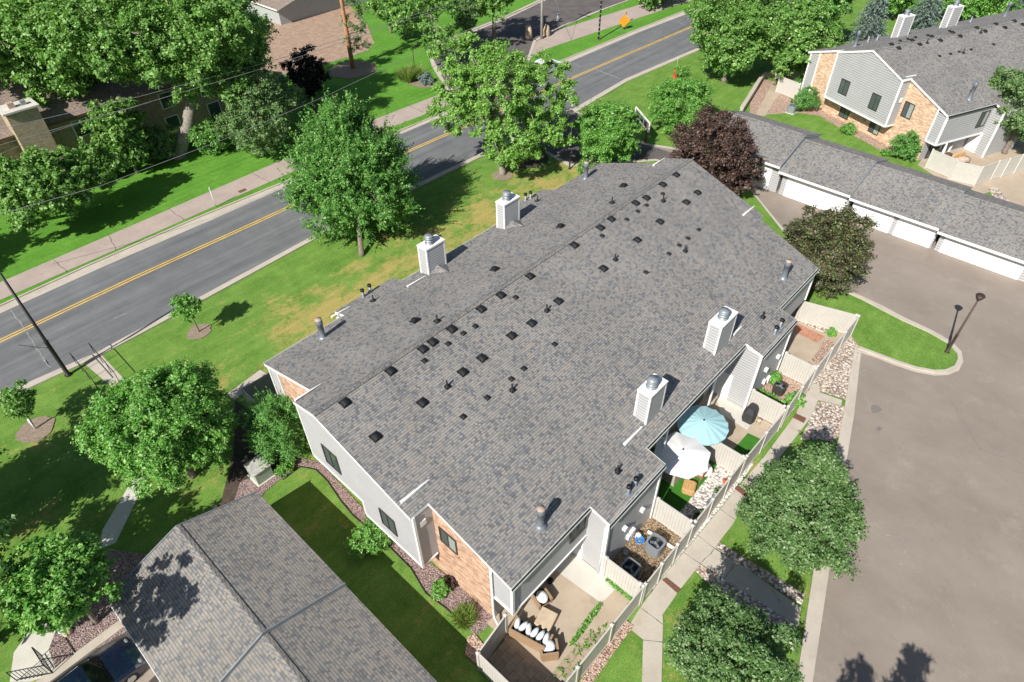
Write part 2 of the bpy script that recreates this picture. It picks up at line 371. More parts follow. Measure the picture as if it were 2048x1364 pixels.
def sheet(name, pts, mat, z=None, px=True):
    if z is None: LZ[0] += .004; z = LZ[0]
    q = [G(x, y, 0) if px else Vector((x, y, 0)) for x, y in pts]
    mb = M(); P_ = [(p.x, p.y, z) for p in q]
    ar = sum(P_[i][0]*P_[(i+1) % len(P_)][1]-P_[(i+1) % len(P_)][0]*P_[i][1] for i in range(len(P_)))
    if ar < 0: P_ = P_[::-1]
    mb.face(P_); return struct(name, mb, mat)
def kerb(name, pts, h=.12, wd=.16, mat='concrete', px=True, z0=0.0):
    q = [G(x, y, 0) if px else Vector((x, y, 0)) for x, y in pts]; n = len(q); mb = M(); L = []
    for i, p in enumerate(q):
        d = (q[min(i+1, n-1)]-q[max(i-1, 0)]).normalized(); sd = Vector((-d.y, d.x, 0))
        L.append((p+sd*wd/2, p-sd*wd/2))
    for i in range(n-1):
        a0, b0 = L[i]; a1, b1 = L[i+1]; Z = Vector((0, 0, h)); z_ = Vector((0, 0, z0))
        mb.face([b0+Z, b1+Z, a1+Z, a0+Z]); mb.face([a0+z_, a0+Z, a1+Z, a1+z_]); mb.face([b0+z_, b1+z_, b1+Z, b0+Z])
    for i in (0, n-1):
        a0, b0 = L[i]; mb.face([a0+z_, b0+z_, b0+Z, a0+Z])
    return struct(name, mb, mat)
#PART2
# ------------------------------------------------------------------ ground, roads, walks
HX0, HX1, HY0, HY1 = -24.0, -1.7, 4.0, 22.75
mb = M(); mb.face([(-250, -150, 0), (HX0, -150, 0), (HX0, 700, 0), (-250, 700, 0)]); mb.face([(HX1, -150, 0), (600, -150, 0), (600, 700, 0), (HX1, 700, 0)])
mb.face([(HX0, -150, 0), (HX1, -150, 0), (HX1, HY0, 0), (HX0, HY0, 0)]); mb.face([(HX0, HY1, 0), (HX1, HY1, 0), (HX1, 700, 0), (HX0, 700, 0)]); struct('lawn', mb, 'lawn')
mb = M(); mb.face([(HX0, HY0, -1.3), (HX1, HY0, -1.3), (HX1, HY1, -1.3), (HX0, HY1, -1.3)]); struct('sunken_drive', mb, 'asphalt_lot')
UC = [(-160, 676), (0, 612.6), (171, 534), (393, 437), (571, 364), (778, 271), (902.7, 219.7), (1126, 121), (1272.5, 60.4), (1393, 12.8), (1560, -53), (1800, -145)]
UA = [(-160, 691), (0, 627), (212, 531), (424, 439.5), (574, 372.5), (782, 276.5), (907, 223.5), (1129.7, 128), (1276, 65), (1400, 18), (1563, -48), (1803, -141)]
LA = [(-200, 880), (37.6, 773), (191, 705), (345, 623), (632, 468), (833, 368), (968.6, 303), (1142.5, 219.7), (1250.5, 157.4), (1400, 93.4), (1560, 28), (1850, -90)]
LC = [(-200, 893), (48, 780.6), (199, 712), (352, 630), (637, 474.5), (838, 374), (973, 308.5), (1149, 226), (1254, 163), (1402, 99), (1562, 33), (1852, -86)]
sheet('gutter_pan', UC+LC[::-1], 'concrete')
sheet('main_road', UA+LA[::-1], 'asphalt_road')
kerb('road_kerb', UC, .1, .16); kerb('road_kerb', LC[:7], .1, .16); kerb('road_kerb', LC[7:], .1, .16)
YC = [(-160, 755), (0, 682), (263, 558), (523, 440), (803.8, 308), (897, 267.3), (1135, 160.2), (1382, 53.6), (1560, -22), (1820, -125)]
yc = [G(*q) for q in YC]
for s_ in (-1, 1):
    mb = M()
    for i in range(len(yc)-1):
        d = (yc[i+1]-yc[i]).normalized(); d0 = (yc[min(i+1, len(yc)-1)]-yc[max(i-1, 0)]).normalized(); d1 = (yc[min(i+2, len(yc)-1)]-yc[i]).normalized()
        s0 = Vector((-d0.y, d0.x, 0)); s1 = Vector((-d1.y, d1.x, 0)); Z = Vector((0, 0, LZ[0]+.004))
        a0, b0 = s_*.09, s_*.20
        q = [yc[i]+s0*a0+Z, yc[i+1]+s1*a0+Z, yc[i+1]+s1*b0+Z, yc[i]+s0*b0+Z]
        mb.face(q if s_ < 0 else q[::-1])
    struct('centre_line', mb, 'yellow_paint')
LZ[0] += .004
plain('crack_pale', (.27, .26, .25), .9, var=.3)
def crack(pts, wd, mat='crack_pale', name='road_crack'):
    q = [G(*p) for p in pts]; mb = M(); rn = random.Random(3); P_ = []
    for i in range(len(q)-1):
        k = max(2, int((q[i+1]-q[i]).length/.35))
        for j in range(k): P_.append(q[i].lerp(q[i+1], j/k)+Vector((rn.uniform(-.05, .05), rn.uniform(-.05, .05), 0)))
    P_.append(q[-1])
    for i in range(len(P_)-1):
        d = (P_[i+1]-P_[i]).normalized(); sd = Vector((-d.y, d.x, 0)); wa, wb = wd*rn.uniform(.3, 1), wd*rn.uniform(.3, 1); Z = Vector((0, 0, LZ[0]+.004))
        mb.face([P_[i]-sd*wa+Z, P_[i+1]-sd*wb+Z, P_[i+1]+sd*wb+Z, P_[i]+sd*wa+Z])
    return struct(name, mb, mat)
crack([(22, 620), (50, 660), (75, 700), (100, 732)], .05); crack([(1192, 139), (1240, 158)], .10); crack([(1155, 132), (1168, 135)], .08)
crack([(1355, 45), (1372, 50)], .1); crack([(228, 637), (253, 627)], .07); crack([(85, 715), (102, 735)], .08); crack([(1190, 145), (1130, 120)], .03)
plain('tar', (.055, .055, .06), .7)
crack([(38, 690), (97, 697)], .05, 'tar'); crack([(640, 400), (660, 430), (668, 445)], .03, 'tar')
LZ[0] += .004
sheet('foot_path', [(-160, 628), (0, 565), (294, 438), (577.6, 314.4), (756, 236), (902.7, 180), (1095, 67), (1180, 40), (1265, 14), (1420, -40), (1500, -36), (1334.7, 17), (1200, 62), (1093, 98), (895, 211), (771, 260), (567, 352), (330, 457), (0, 600.6), (-160, 664)], 'trail_surface')
for a_, b_ in (((218, 470), (232, 500)), ((108, 520), (135, 545)), ((338, 418), (368, 440)), ((505, 347), (540, 365)), ((815, 209), (845, 225))): crack([a_, b_], .03, 'tar', 'path_joint')
for (x, y) in ((485, 382),):
    p = G(x, y); mb = M(); mb.box(p.x-.35, p.x+.35, p.y-.2, p.y+.2, .0, LZ[0]+.03); struct('drain_inlet', mb, 'sign_brown')
LZ[0] = .020
# drive behind the road, with its curved kerb
DO = [(884, 150), (869, 128), (862, 108), (866, 96), (884, 86), (928, 68), (1016, 33), (1085, 0), (1160, -40)]
sheet('side_drive_gutter', [(890, 175), (864, 134), (857, 110), (861, 95), (880, 84), (925, 66), (1014, 30), (1083, -3), (1158, -44), (1420, -60), (1215, 17), (1175, 33), (1101, 66), (1070, 85), (1060, 120), (1000, 215), (920, 222), (905, 200)], 'concrete')
sheet('side_drive', [(896, 175), (873, 132), (867, 110), (870, 98), (887, 89), (930, 71), (1017, 36), (1087, 3), (1162, -38), (1410, -56), (1213, 15), (1173, 30), (1099, 62), (1066, 82), (1054, 118), (1020, 205), (925, 232), (908, 200)], 'asphalt_dark')
kerb('drive_kerb', DO, .12, .16); kerb('drive_kerb', [(1420, -60), (1215, 17), (1175, 33), (1101, 66), (1070, 84)], .12, .16)
LZ[0] = .016
# parking court
sheet('lot_gutter', [(1030, 283), (1035, 268), (1142, 216), (1175, 234), (1205, 262), (1300, 288), (1450, 310), (1560, 330), (2400, 600), (2400, 1500), (1570, 1500), (1597, 1364), (1632, 1130), (1657, 1000), (1689, 830), (1711, 693), (1705, 640), (1500, 380), (1312, 322), (1140, 335), (1080, 300)], 'concrete')
sheet('parking_lot', [(1038, 284), (1036, 270), (1142, 219), (1170, 236), (1200, 266), (1300, 292), (1450, 314), (1560, 334), (2400, 604), (2400, 1500), (1600, 1500), (1625, 1364), (1660, 1130), (1680, 1000), (1708, 830), (1722, 705), (1716, 640), (1500, 376), (1312, 318), (1143, 328), (1090, 300)], 'asphalt_lot')
sheet('entrance_drive', [(1036, 284), (1034, 270), (1142, 220), (1170, 236), (1200, 266), (1300, 292), (1420, 330), (1500, 374), (1312, 318), (1143, 328), (1090, 300)], 'asphalt_dark')
kerb('lot_kerb', [(1566, 1500), (1597, 1364), (1632, 1130), (1657, 1000), (1689, 830), (1712, 695)], .13, .2)
plain('stain', (.19, .17, .155), .9)
for (x, y, r_) in ((1752, 818, .42), (1758, 858, .22)):
    mb = M(); c = G(x, y); rn = random.Random(x); mb.face([(c.x+r_*rn.uniform(.7, 1.2)*math.cos(t*.52), c.y+r_*.7*rn.uniform(.7, 1.2)*math.sin(t*.52), LZ[0]+.004) for t in range(12)]); struct('oil_stain', mb, 'stain')
crack([(1772, 1070), (1800, 1075), (1812, 1090), (1808, 1110)], .05); crack([(1800, 1120), (1802, 1130)], .1)
crack([(1720, 745), (1735, 738)], .06); crack([(1900, 800), (1960, 900), (2048, 930)], .018, 'stain', 'lot_crack'); LZ[0] += .004
IS = [(1672, 575), (1722, 597), (1760, 617), (1800, 638), (1860, 665), (1900, 688), (1918, 708), (1920, 722), (1912, 737), (1893, 745), (1870, 746), (1832, 739), (1790, 725), (1750, 710), (1716, 697)]
sheet('island_gutter', [(1660, 568), (1725, 593), (1765, 612), (1804, 633), (1864, 661), (1904, 684), (1923, 704), (1926, 724), (1917, 742), (1895, 751), (1868, 752), (1830, 745), (1788, 731), (1750, 716), (1712, 703)], 'concrete')
sheet('island_lawn', [(1600, 560)]+IS+[(1700, 690), (1655, 640)], 'lawn')
kerb('island_kerb', [(x*.985+1790*.015, y*.985+668*.015) for x, y in IS], .13, .22)
LZ[0] = .036
# walks
sheet('walkway', [(1283.7, 1400), (1283.7, 1364), (1286, 1280), (1256, 1255), (1281.4, 1214.6), (1320.6, 1160.5), (1396.6, 1070.7), (1473, 978), (1530, 912), (1592, 828), (1619, 766.8), (1638, 769), (1640, 786), (1684, 801), (1682, 812), (1636, 801), (1622, 835), (1560, 915), (1505, 985), (1463, 1052), (1438, 1084), (1428.8, 1098.4), (1493, 1137.5), (1601.5, 1215.8), (1596, 1252.6), (1493, 1188), (1401, 1128.3), (1389.7, 1142), (1355, 1186), (1325, 1229.6), (1325.7, 1250), (1323, 1364), (1323, 1400)], 'concrete')
for a_, b_ in (((1281, 1215), (1325, 1250)), ((1286, 1280), (1324, 1285)), ((1366, 1104), (1400, 1128)), ((1396, 1071), (1428, 1097)), ((1448, 1160), (1468, 1128)), ((1545, 1180), (1560, 1205)), ((1440, 1018), (1470, 1040)), ((1401, 1128), (1428, 1098))): crack([a_, b_], .018, 'tar', 'walk_joint')
sheet('rock_bed', [(1428.8, 1096), (1438, 1084.5), (1609, 1188), (1603, 1212), (1493, 1137.5)], 'rock_river')
sheet('rock_bed', [(1389.7, 1142), (1401, 1130), (1493, 1188), (1594, 1252), (1592, 1270), (1530, 1240), (1460, 1212), (1420, 1172)], 'rock_river')
sheet('rock_bed', [(1692, 662), (1719, 693), (1708, 740), (1692, 801), (1641, 784), (1638, 769), (1619, 766), (1655, 715)], 'rock_river')
sheet('rock_bed', [(1637, 803), (1689, 814), (1681, 870), (1665, 885), (1640, 880), (1600, 880), (1619, 840)], 'rock_river')
sheet('white_rock_strip', [(1300, 1190), (1320, 1150), (1375, 1085), (1475, 958), (1500, 920), (1507, 928), (1473, 977), (1396.6, 1069), (1320.6, 1159), (1304, 1182)], 'rock_white')
sheet('gravel_strip', [(950, 1268), (975, 1300), (1120, 1430), (1160, 1364), (1210, 1288), (1248, 1240), (1268, 1252), (1225, 1310), (1180, 1375), (1110, 1460), (930, 1310), (935, 1275)], 'rock_pink')
for a_, b_, c_, d_ in (((1324, 1160.5), (1332, 1157), (1361, 1180), (1354, 1187)), ((1468, 978), (1474, 972), (1497, 987), (1491, 995)), ((1590, 828), (1612, 838), (1607, 847), (1585, 836))):
    mb = M(); q = [G(*z) for z in (a_, b_, c_, d_)]; mb.prism([(p.x, p.y) for p in q], .0, LZ[0]+.02); struct('drain_channel', mb, 'rust')
LZ[0] = .004
# left side walk + steps path
sheet('side_walk', [(160, 720), (197, 703), (250, 760), (225, 775)], 'concrete')
sheet('side_walk', [(280, 935), (300, 945), (232, 1085), (196, 1102), (205, 1060)], 'concrete_pale')
sheet('side_walk', [(452, 790), (520, 740), (535, 748), (470, 800)], 'concrete')
sheet('side_walk', [(80, 1235), (112, 1262), (98, 1300), (115, 1345), (60, 1364), (20, 1364), (28, 1305)], 'concrete_pale')
sheet('side_walk', [(232, 1132), (262, 1155), (250, 1165), (226, 1145)], 'concrete_pale')
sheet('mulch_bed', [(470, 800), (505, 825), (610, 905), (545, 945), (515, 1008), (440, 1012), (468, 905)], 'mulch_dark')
sheet('mulch_bank', [(420, 188), (535, 156), (560, 150), (640, 130), (700, 113), (735, 100), (748, 85), (735, 50), (700, 12), (620, 20), (560, 40), (440, 76)], 'mulch_bank')
crack([(535, 157), (640, 131), (700, 114), (735, 101), (749, 85)], .08, 'concrete', 'bed_edging')
sheet('gable_rock_bed', [(540, 940), (600, 915), (640, 925), (720, 1010), (800, 1080), (905, 1160), (1000, 1235), (952, 1272), (935, 1255), (890, 1215), (850, 1185), (820, 1135), (770, 1085), (705, 1030), (680, 1000), (655, 960), (630, 938), (600, 932), (560, 960), (530, 985), (512, 1010), (470, 1000), (480, 965)], 'rock_mauve')
sheet('mauve_bed', [(200, 1095), (300, 1110), (330, 1150), (260, 1260), (115, 1345), (98, 1300), (112, 1262), (200, 1180)], 'rock_mauve')
mb = M(); q = [G(x, y) for x, y in ((566, 960), (600, 934), (632, 940), (655, 962), (682, 1002), (707, 1032), (772, 1087), (822, 1137), (852, 1187), (892, 1217), (935, 1256))]
mb.tube([p+Vector((0, 0, .05)) for p in q], .035, 6); struct('lawn_edging', mb, 'pole_black')
for (x, y, rx, nm) in ((398, 664, .85, 'mulch'), (70, 860, 1.1, 'mulch'), (706, 140, 3.2, 'mulch'), (1055, 318, 2.0, 'mulch_dark'), (1005, 352, 1.0, 'mulch')):
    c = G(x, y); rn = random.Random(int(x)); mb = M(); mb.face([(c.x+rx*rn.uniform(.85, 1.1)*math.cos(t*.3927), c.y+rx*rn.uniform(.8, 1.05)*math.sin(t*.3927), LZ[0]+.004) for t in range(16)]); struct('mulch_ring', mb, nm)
LZ[0] += .004
sheet('grass_bed', [(800, 150), (812, 140), (850, 145), (876, 165), (870, 176), (842, 176), (812, 168)], 'mulch')
LZ[0] = .004
# beside the far townhouse
sheet('far_rock_bed', [(1500, 205), (1526, 158), (1556, 165), (1600, 180), (1655, 200), (1700, 232), (1770, 275), (1860, 300), (1830, 320), (1760, 300), (1690, 262), (1640, 232), (1590, 225), (1500, 232)], 'rock_pink')
sheet('far_walk', [(1510, 232), (1545, 165), (1600, 172), (1600, 185), (1560, 185), (1530, 232)], 'concrete_tan')
sheet('far_patio', [(1835, 330), (1900, 250), (2060, 285), (2090, 350), (1960, 390), (1900, 372)], 'concrete_tan')
sheet('far_walk', [(1975, 375), (2060, 340), (2100, 360), (2100, 430), (2030, 420), (1995, 400)], 'concrete_tan')
sheet('far_rock_bed', [(1975, 378), (1990, 372), (2025, 410), (2048, 428), (2030, 432), (1992, 402)], 'rock_river')
LZ[0] = .070
# patios (between fence and townhouse)
sheet('patio', [(8.9, 5.62), (14.4, 5.62), (14.4, 10.3), (8.9, 10.3)], 'concrete_tan', px=False)
sheet('patio_pavers', [(7.3, 5.62), (12.7, 5.62), (11.6, 6.62), (9.0, 6.65), (9.0, 9.15), (7.3, 9.15)], 'paver_grid', px=False)
sheet('patio_slab', [(G(1122, 1150).x, 10.2), G(1122, 1150)[:2], G(1203, 1208)[:2], G(1238, 1172)[:2], (14.38, 7.8), (14.38, 10.2)], 'concrete_pale', px=False)
sheet('alcove_gravel', [(14.4, 5.62), (18.73, 5.62), (18.73, 8), (14.4, 8)], 'rock_brown', px=False)
sheet('turf', [(18.73, 6.9), (24.0, 6.9), (24.0, 10.3), (18.73, 10.3)], 'turf_mat', px=False)
sheet('patio_rocks', [(18.73, 5.62), (24.0, 5.62), (24.0, 6.95), (18.73, 6.85)], 'rock_white', px=False)
sheet('patio', [(24.0, 5.62), (28.75, 5.62), (28.75, 10.3), (24.0, 10.3)], 'concrete_tan', px=False)
sheet('patio_slab', [G(1430, 790)[:2], G(1450, 800)[:2], G(1495, 825)[:2], G(1512, 838)[:2], G(1493, 862)[:2], G(1440, 828)[:2]], 'concrete_pale', px=False)
sheet('turf', [G(1495, 868)[:2], G(1530, 885)[:2], G(1490, 930)[:2], G(1455, 913)[:2]], 'turf_mat', px=False)
sheet('alcove_gravel', [(28.75, 5.62), (33.1, 5.62), (33.1, 8), (28.75, 8)], 'rock_pink', px=False)
sheet('patio', [(33.1, 5.7), (39.6, 5.7), (39.6, 10.3), (33.1, 10.3)], 'concrete_tan', px=False)
sheet('brick_patio', [G(1592, 648)[:2], G(1648, 675)[:2], G(1633, 688)[:2], G(1585, 665)[:2]], 'paver_red', px=False)
sheet('brick_patio', [G(1616, 725)[:2], G(1625, 732)[:2], G(1614, 746)[:2], G(1600, 738)[:2]], 'paver_red', px=False)
sheet('rock_patch', [G(1602, 630)[:2], G(1660, 655)[:2], G(1652, 672)[:2], G(1595, 645)[:2]], 'rock_river', px=False)
sheet('rock_patch', [G(1650, 680)[:2], G(1672, 690)[:2], G(1640, 735)[:2], G(1622, 722)[:2]], 'rock_pink', px=False)
# ------------------------------------------------------------------ building helpers
def on_plane_pt(o, t, s, z): return Vector((o[0]+t[0]*s, o[1]+t[1]*s, z))
def window(parent, o, t, s0, s1, z0, z1, nrm, split='v', left='screen', right='glass_blind', d=.035):
    """window on a vertical wall: o point, t tangent, nrm outward normal (2D vectors)"""
    n = Vector((nrm[0], nrm[1], 0)); mb = M()
    P = lambda s, z, k: on_plane_pt(o, t, s, z)+n*k
    fw = .07
    def slab(a0, a1, b0, b1, k0, k1, mm=0, q=mb):
        A = [P(a0, b0, k0), P(a1, b0, k0), P(a1, b1, k0), P(a0, b1, k0)]; B = [P(a0, b0, k1), P(a1, b0, k1), P(a1, b1, k1), P(a0, b1, k1)]
        q.face(B, mm)
        for i in range(4): j = (i+1) % 4; q.face([A[i], A[j], B[j], B[i]], mm)
    sm = (s0+s1)/2
    slab(s0, s1, z0, z0+fw, 0, d+.02); slab(s0, s1, z1-fw, z1, 0, d+.02); slab(s0, s0+fw, z0+fw, z1-fw, 0, d+.02); slab(s1-fw, s1, z0+fw, z1-fw, 0, d+.02)
    slab(sm-.03, sm+.03, z0+fw, z1-fw, 0, d+.015)
    w_ = mb.build('window', 'window_frame', parent)
    q = M(); slab(s0+fw, sm-.03, z0+fw, z1-fw, 0, .02, 0, q); slab(sm+.03, s1-fw, z0+fw, z1-fw, 0, .015, 1, q)
    g_ = q.build('pane', [left, right], parent); g_.parent = w_
    return w_
def child(mb, name, mats, part):
    """sub-part: same frame as the part's thing"""
    o = mb.build(name, mats, part); return o
def trim(mb, a, b, w_=.12): mb.bar(a, b, w_, w_)
def roof_slab(poly, zf, th=.2, mi_side=1, parent=None, mb=None):
    """poly: xy outline; zf(x,y) height of the top"""
    ar = sum(poly[i][0]*poly[(i+1) % len(poly)][1]-poly[(i+1) % len(poly)][0]*poly[i][1] for i in range(len(poly)))
    if ar < 0: poly = poly[::-1]
    mb = mb or M(); T = [(x, y, zf(x, y)) for x, y in poly]; B = [(x, y, z-th) for x, y, z in T]
    mb.face(T, 0); mb.face(B[::-1], 1)
    for i in range(len(poly)):
        j = (i+1) % len(poly); mb.face([B[i], B[j], T[j], T[i]], 1)
    return mb
def ridge_caps(a, b, slope_a, slope_b, acr, step=.17):
    """overlapping cap shingles along the ridge a->b; acr = unit vector across"""
    a = Vector(a); b = Vector(b); d = (b-a); L = d.length; d.normalize(); mb = M(); acr = Vector(acr)
    k = int(L/step)
    for i in range(k):
        p = a+d*(i*step); p2 = p+d*(step*1.25); lo, hi = .015, .045
        wd = .17
        A = [p+acr*wd+Vector((0, 0, -wd*slope_a+hi)), p+Vector((0, 0, hi+.01)), p-acr*wd+Vector((0, 0, -wd*slope_b+hi))]
        B = [p2+acr*wd+Vector((0, 0, -wd*slope_a+lo)), p2+Vector((0, 0, lo+.01)), p2-acr*wd+Vector((0, 0, -wd*slope_b+lo))]
        mb.face([A[0], A[1], B[1], B[0]]); mb.face([A[1], A[2], B[2], B[1]])
        mb.face([A[0], A[0]-Vector((0, 0, .04)), A[1]-Vector((0, 0, .04)), A[1]]); mb.face([A[1], A[1]-Vector((0, 0, .04)), A[2]-Vector((0, 0, .04)), A[2]])
    return mb
def chimney(parent, x0, x1, y0, y1, zb, zt, siding='siding', frame=None):
    """frame: function local->world for a rotated house"""
    F = frame or (lambda x, y: (x, y))
    mb = M(); mb.prism([F(x0, y0), F(x1, y0), F(x1, y1), F(x0, y1)], zb, zt-.02)
    c = mb.build('chimney', siding, parent)
    t = M(); e = .012; w_ = .09
    for (x, y, sx, sy) in ((x0, y0, 1, 1), (x1, y0, -1, 1), (x1, y1, -1, -1), (x0, y1, 1, -1)):
        xa, xb = sorted((x-sx*e, x+sx*w_)); ya, yb = sorted((y-sy*e, y+sy*w_))
        t.prism([F(xa, ya), F(xb, ya), F(xb, yb), F(xa, yb)], zb, zt)
    t.prism([F(x0-.03, y0-.03), F(x1+.03, y0-.03), F(x1+.03, y1+.03), F(x0-.03, y1+.03)], zt, zt+.10)
    child(t, 'chimney_trim', 'trim_white', c)
    cx_, cy_ = F((x0+x1)/2-.1, (y0+y1)/2); f = M()
    f.lathe((cx_, cy_, zt+.1), [(.30, 0), (.30, .05), (.21, .08), (.21, .16), (.27, .17), (.27, .24), (.21, .25), (.21, .32), (.28, .33), (.28, .42), (.23, .43), (.27, .46), (.27, .52), (.02, .56)], 16)
    child(f, 'flue', 'metal_grey', c)
    return c
def first_proto(mb, name, mats, parent, loc, rot=(0, 0, 0)):
    o = mb.build(name, mats); o.parent = parent; X = XF[parent.name]; o.location = X @ Vector(loc); o.rotation_euler = rot; XF[o.name] = X; return o
def clone(o, parent, loc, rot=None):
    c = o.copy(); COL.objects.link(c); c.parent = parent; c.location = XF[parent.name] @ Vector(loc)
    if rot is not None: c.rotation_euler = rot
    for ch in list(o.children):
        g_ = ch.copy(); COL.objects.link(g_); g_.parent = c
    return c
def hood_mesh(s=1.0):
    mb = M(); w_, l, h = .25*s, .25*s, .26*s
    mb.box(-w_-.07*s, w_+.07*s, -l-.05*s, l+.08*s, 0, .03*s)
    N_ = 8; rows = []
    for (y, k, hk) in ((-l-.02*s, 1.0, .9), (-l+.05*s, 1.0, 1.0), (l*.3, 1.0, 1.0), (l*.75, .92, .85), (l, .8, .55)):
        rows.append([(math.cos(math.pi*i/N_)*-w_*k, y, .02*s+h*hk*math.sin(math.pi*i/N_)**.6) for i in range(N_+1)])
    mb.face(rows[0])
    for A, B in zip(rows, rows[1:]):
        for i in range(N_): mb.face([A[i], A[i+1], B[i+1], B[i]], 0, False)
    mb.face(rows[-1][::-1])
    mb.bar((-w_-.06*s, -l-.04*s, .035*s), (-w_-.06*s, l*.5, .035*s), .02*s, .012*s, 1)  # pale strip on one flange side only: sun glint painted in
    return mb
def jack_mesh():
    mb = M(); mb.lathe((0, 0, 0), [(.16, 0), (.15, .03), (.07, .13), (.045, .16), (.045, .42), (.0, .42)], 10)
    mb.box(-.17, .17, -.17, .17, 0, .015); return mb
def bpipe_mesh(hh=1.35, r=.165):
    mb = M(); mb.lathe((0, 0, -.15), [(r+.13, 0), (r+.12, .16), (r+.02, .22), (r, .25), (r, hh*.78), (r+.03, hh*.79), (r+.03, hh*.97), (r, hh), (r+.015, hh+.06)], 18); return mb
def spipe_mesh(hh=.62, r=.085):
    mb = M(); mb.box(-.17, .17, -.2, .17, 0, .02, 1); mb.lathe((0, 0, -.05), [(r+.08, 0), (r+.06, .09), (r, .14), (r, hh*.8)], 12)
    mb.lathe((0, 0, -.05), [(r+.035, hh*.78), (r+.035, hh), (r*.6, hh+.03)], 12, 2); return mb
# ------------------------------------------------------------------ the main townhouse row
ZO = .35
SR, SL_ = .247, .279; RY = 20.27
zR = lambda x, y: 4.53+ZO+SR*(y-8.93)
zL = lambda x, y: 5.59+ZO+SL_*(26.75-y)
RZ = zR(0, RY)
def rp(px, py, side='R'):
    if side == 'R': return plane(px, py, (0, 8.93, 4.53+ZO), Vector((0, -SR, 1)))
    return plane(px, py, (0, 26.75, 5.59+ZO), Vector((0, SL_, 1)))
TH = thing('townhouse', 'large grey-roofed townhouse in the middle with black roof vents and white chimneys', 'townhouse', (9.3, 10.2, 0))
# body
B = M(); x0, x1 = 9.32, 38.15; ya, yb = 10.2, 26.6
pr = [(ya, 0), (yb, 0), (yb, zL(0, yb)-.12), (RY, RZ-.2), (ya, zR(0, ya)-.12)]
B.face([(x1, y, z) for y, z in pr], 0)
B.face([(x0, ya, 0), (x1, ya, 0), (x1, ya, pr[4][1]), (x0, ya, pr[4][1])], 0); B.face([(x1, yb, 0), (x0, yb, 0), (x0, yb, pr[2][1]), (x1, yb, pr[2][1])], 0)
for a_, b_ in ((14.42, 18.70), (28.78, 32.9)):                                        # utility bays
    B.box(a_, b_, 7.86, 10.21, 0, zR(0, 7.8)-.12); B.prism([(a_, 7.86), (b_, 7.86), (b_, 10.21), (a_, 10.21)], zR(0, 7.8)-.11, zR(0, 8.9)-.25)
for a_, b_ in ((14.5, 18.7), (29.05, 32.95)): B.box(a_, b_, 26.6, 27.75, 0, zL(0, 27.8)-.12)
for a_, b_ in ((9.30, 14.41), (32.91, 38.15)):                                        # upper rooms over the patios
    B.box(a_, b_, 8.98, 10.19, 2.35, zR(0, 8.98)-.1)
B.box(14.425, 14.43, 8.9, 10.2, 0, .01)
B.build('wall', 'siding', TH)
g1 = M(); g1.face([(x0, y, z) for y, z in reversed(pr)]); g1.build('brick_wall', 'brick_orange', TH)
o1 = M(); xa = 8.28; t13, t22 = zR(0, 13.8)-.12, zL(0, 22.0)-.12
pts = [(13.8, 1.78), (17.95, 1.78), (17.95, 2.95), (22.0, 3.05), (22.0, t22), (RY, RZ-.2), (13.8, t13)]
o1.face([(xa, y, z) for y, z in reversed(pts)])
for i in range(len(pts)):
    j = (i+1) % len(pts); (p_, q_), (r_, s_) = pts[i], pts[j]; o1.face([(xa, p_, q_), (xa, r_, s_), (x0-.01, r_, s_), (x0-.01, p_, q_)])
o1.build('overhanging_wall', 'siding', TH)
tr = M(); w_ = .11
for i in range(len(pts)):
    j = (i+1) % len(pts)
    if i in (4, 5): continue
    tr.bar((xa-.01, pts[i][0], pts[i][1]), (xa-.01, pts[j][0], pts[j][1]), w_, .05, up=(1, 0, 0))
tr.bar((xa, 13.77, 1.78), (xa, 13.77, t13), .12, .12); tr.bar((xa, 13.79, 1.80), (9.25, 13.79, 1.80), .08, .08)
for a_ in (9.28,): tr.bar((a_, 8.97, 2.35), (a_, 8.97, zR(0, 8.97)-.1), .13, .13); tr.bar((a_, 8.97, 2.36), (14.4, 8.97, 2.36), .08, .10); tr.bar((a_, 8.97, 2.36), (a_, 10.2, 2.36), .08, .1); tr.bar((a_, 10.2, 2.35), (a_, 10.2, zR(0, 10.2)-.1), .1, .1)
for xx in (14.42, 18.68, 28.78, 32.88): tr.bar((xx, 7.86, 0), (xx, 7.86, zR(0, 7.86)-.1), .13, .13)
for xx in (14.5, 29.05): tr.bar((xx, 27.74, 0), (xx, 27.74, 5.2), .12, .12)
tr.bar((38.12, 8.97, 2.35), (38.12, 8.97, 4.8), .12, .12); tr.bar((9.28, 26.6, 0), (9.28, 26.6, 5.8), .12, .12); tr.bar((9.28, 25.7, 0), (9.28, 25.7, 6.1), .08, .08)
tr.split('wall_trim', 'trim_white', TH)
sd = M(); sd.face([(9.305, 25.7, 0), (9.305, 25.7, 6.15), (9.305, 26.6, 5.9), (9.305, 26.6, 0)]); sd.build('corner_panel', 'siding', TH)
Rp = [(8.18, RY), (8.14, 13.76), (9.16, 13.76), (9.16, 8.92), (14.38, 8.92), (14.38, 7.79), (18.73, 7.79), (18.73, 8.92), (28.74, 8.92), (28.74, 7.79), (32.94, 7.79), (32.94, 8.92), (38.3, 8.92), (39.25, 13.8), (39.75, 13.8), (40.7, RY)]
Lp = [(8.18, RY), (40.7, RY), (40.5, 22.2), (39.42, 22.3), (38.7, 26.78), (33.3, 26.78), (33.05, 27.9), (29.0, 27.9), (29.0, 26.78), (18.85, 26.78), (18.74, 27.82), (14.44, 27.82), (14.44, 26.78), (9.16, 26.78), (9.18, 22.1), (8.2, 22.1)]
rm = roof_slab(Rp, zR); roof_slab(Lp, lambda x, y: zL(x, y)*(1)+(RZ-zL(0, RY))*max(0, 1-(y-RY)/3.0), mb=rm)
ROOF = rm.build('roof', ['shingles', 'trim_white'], TH)
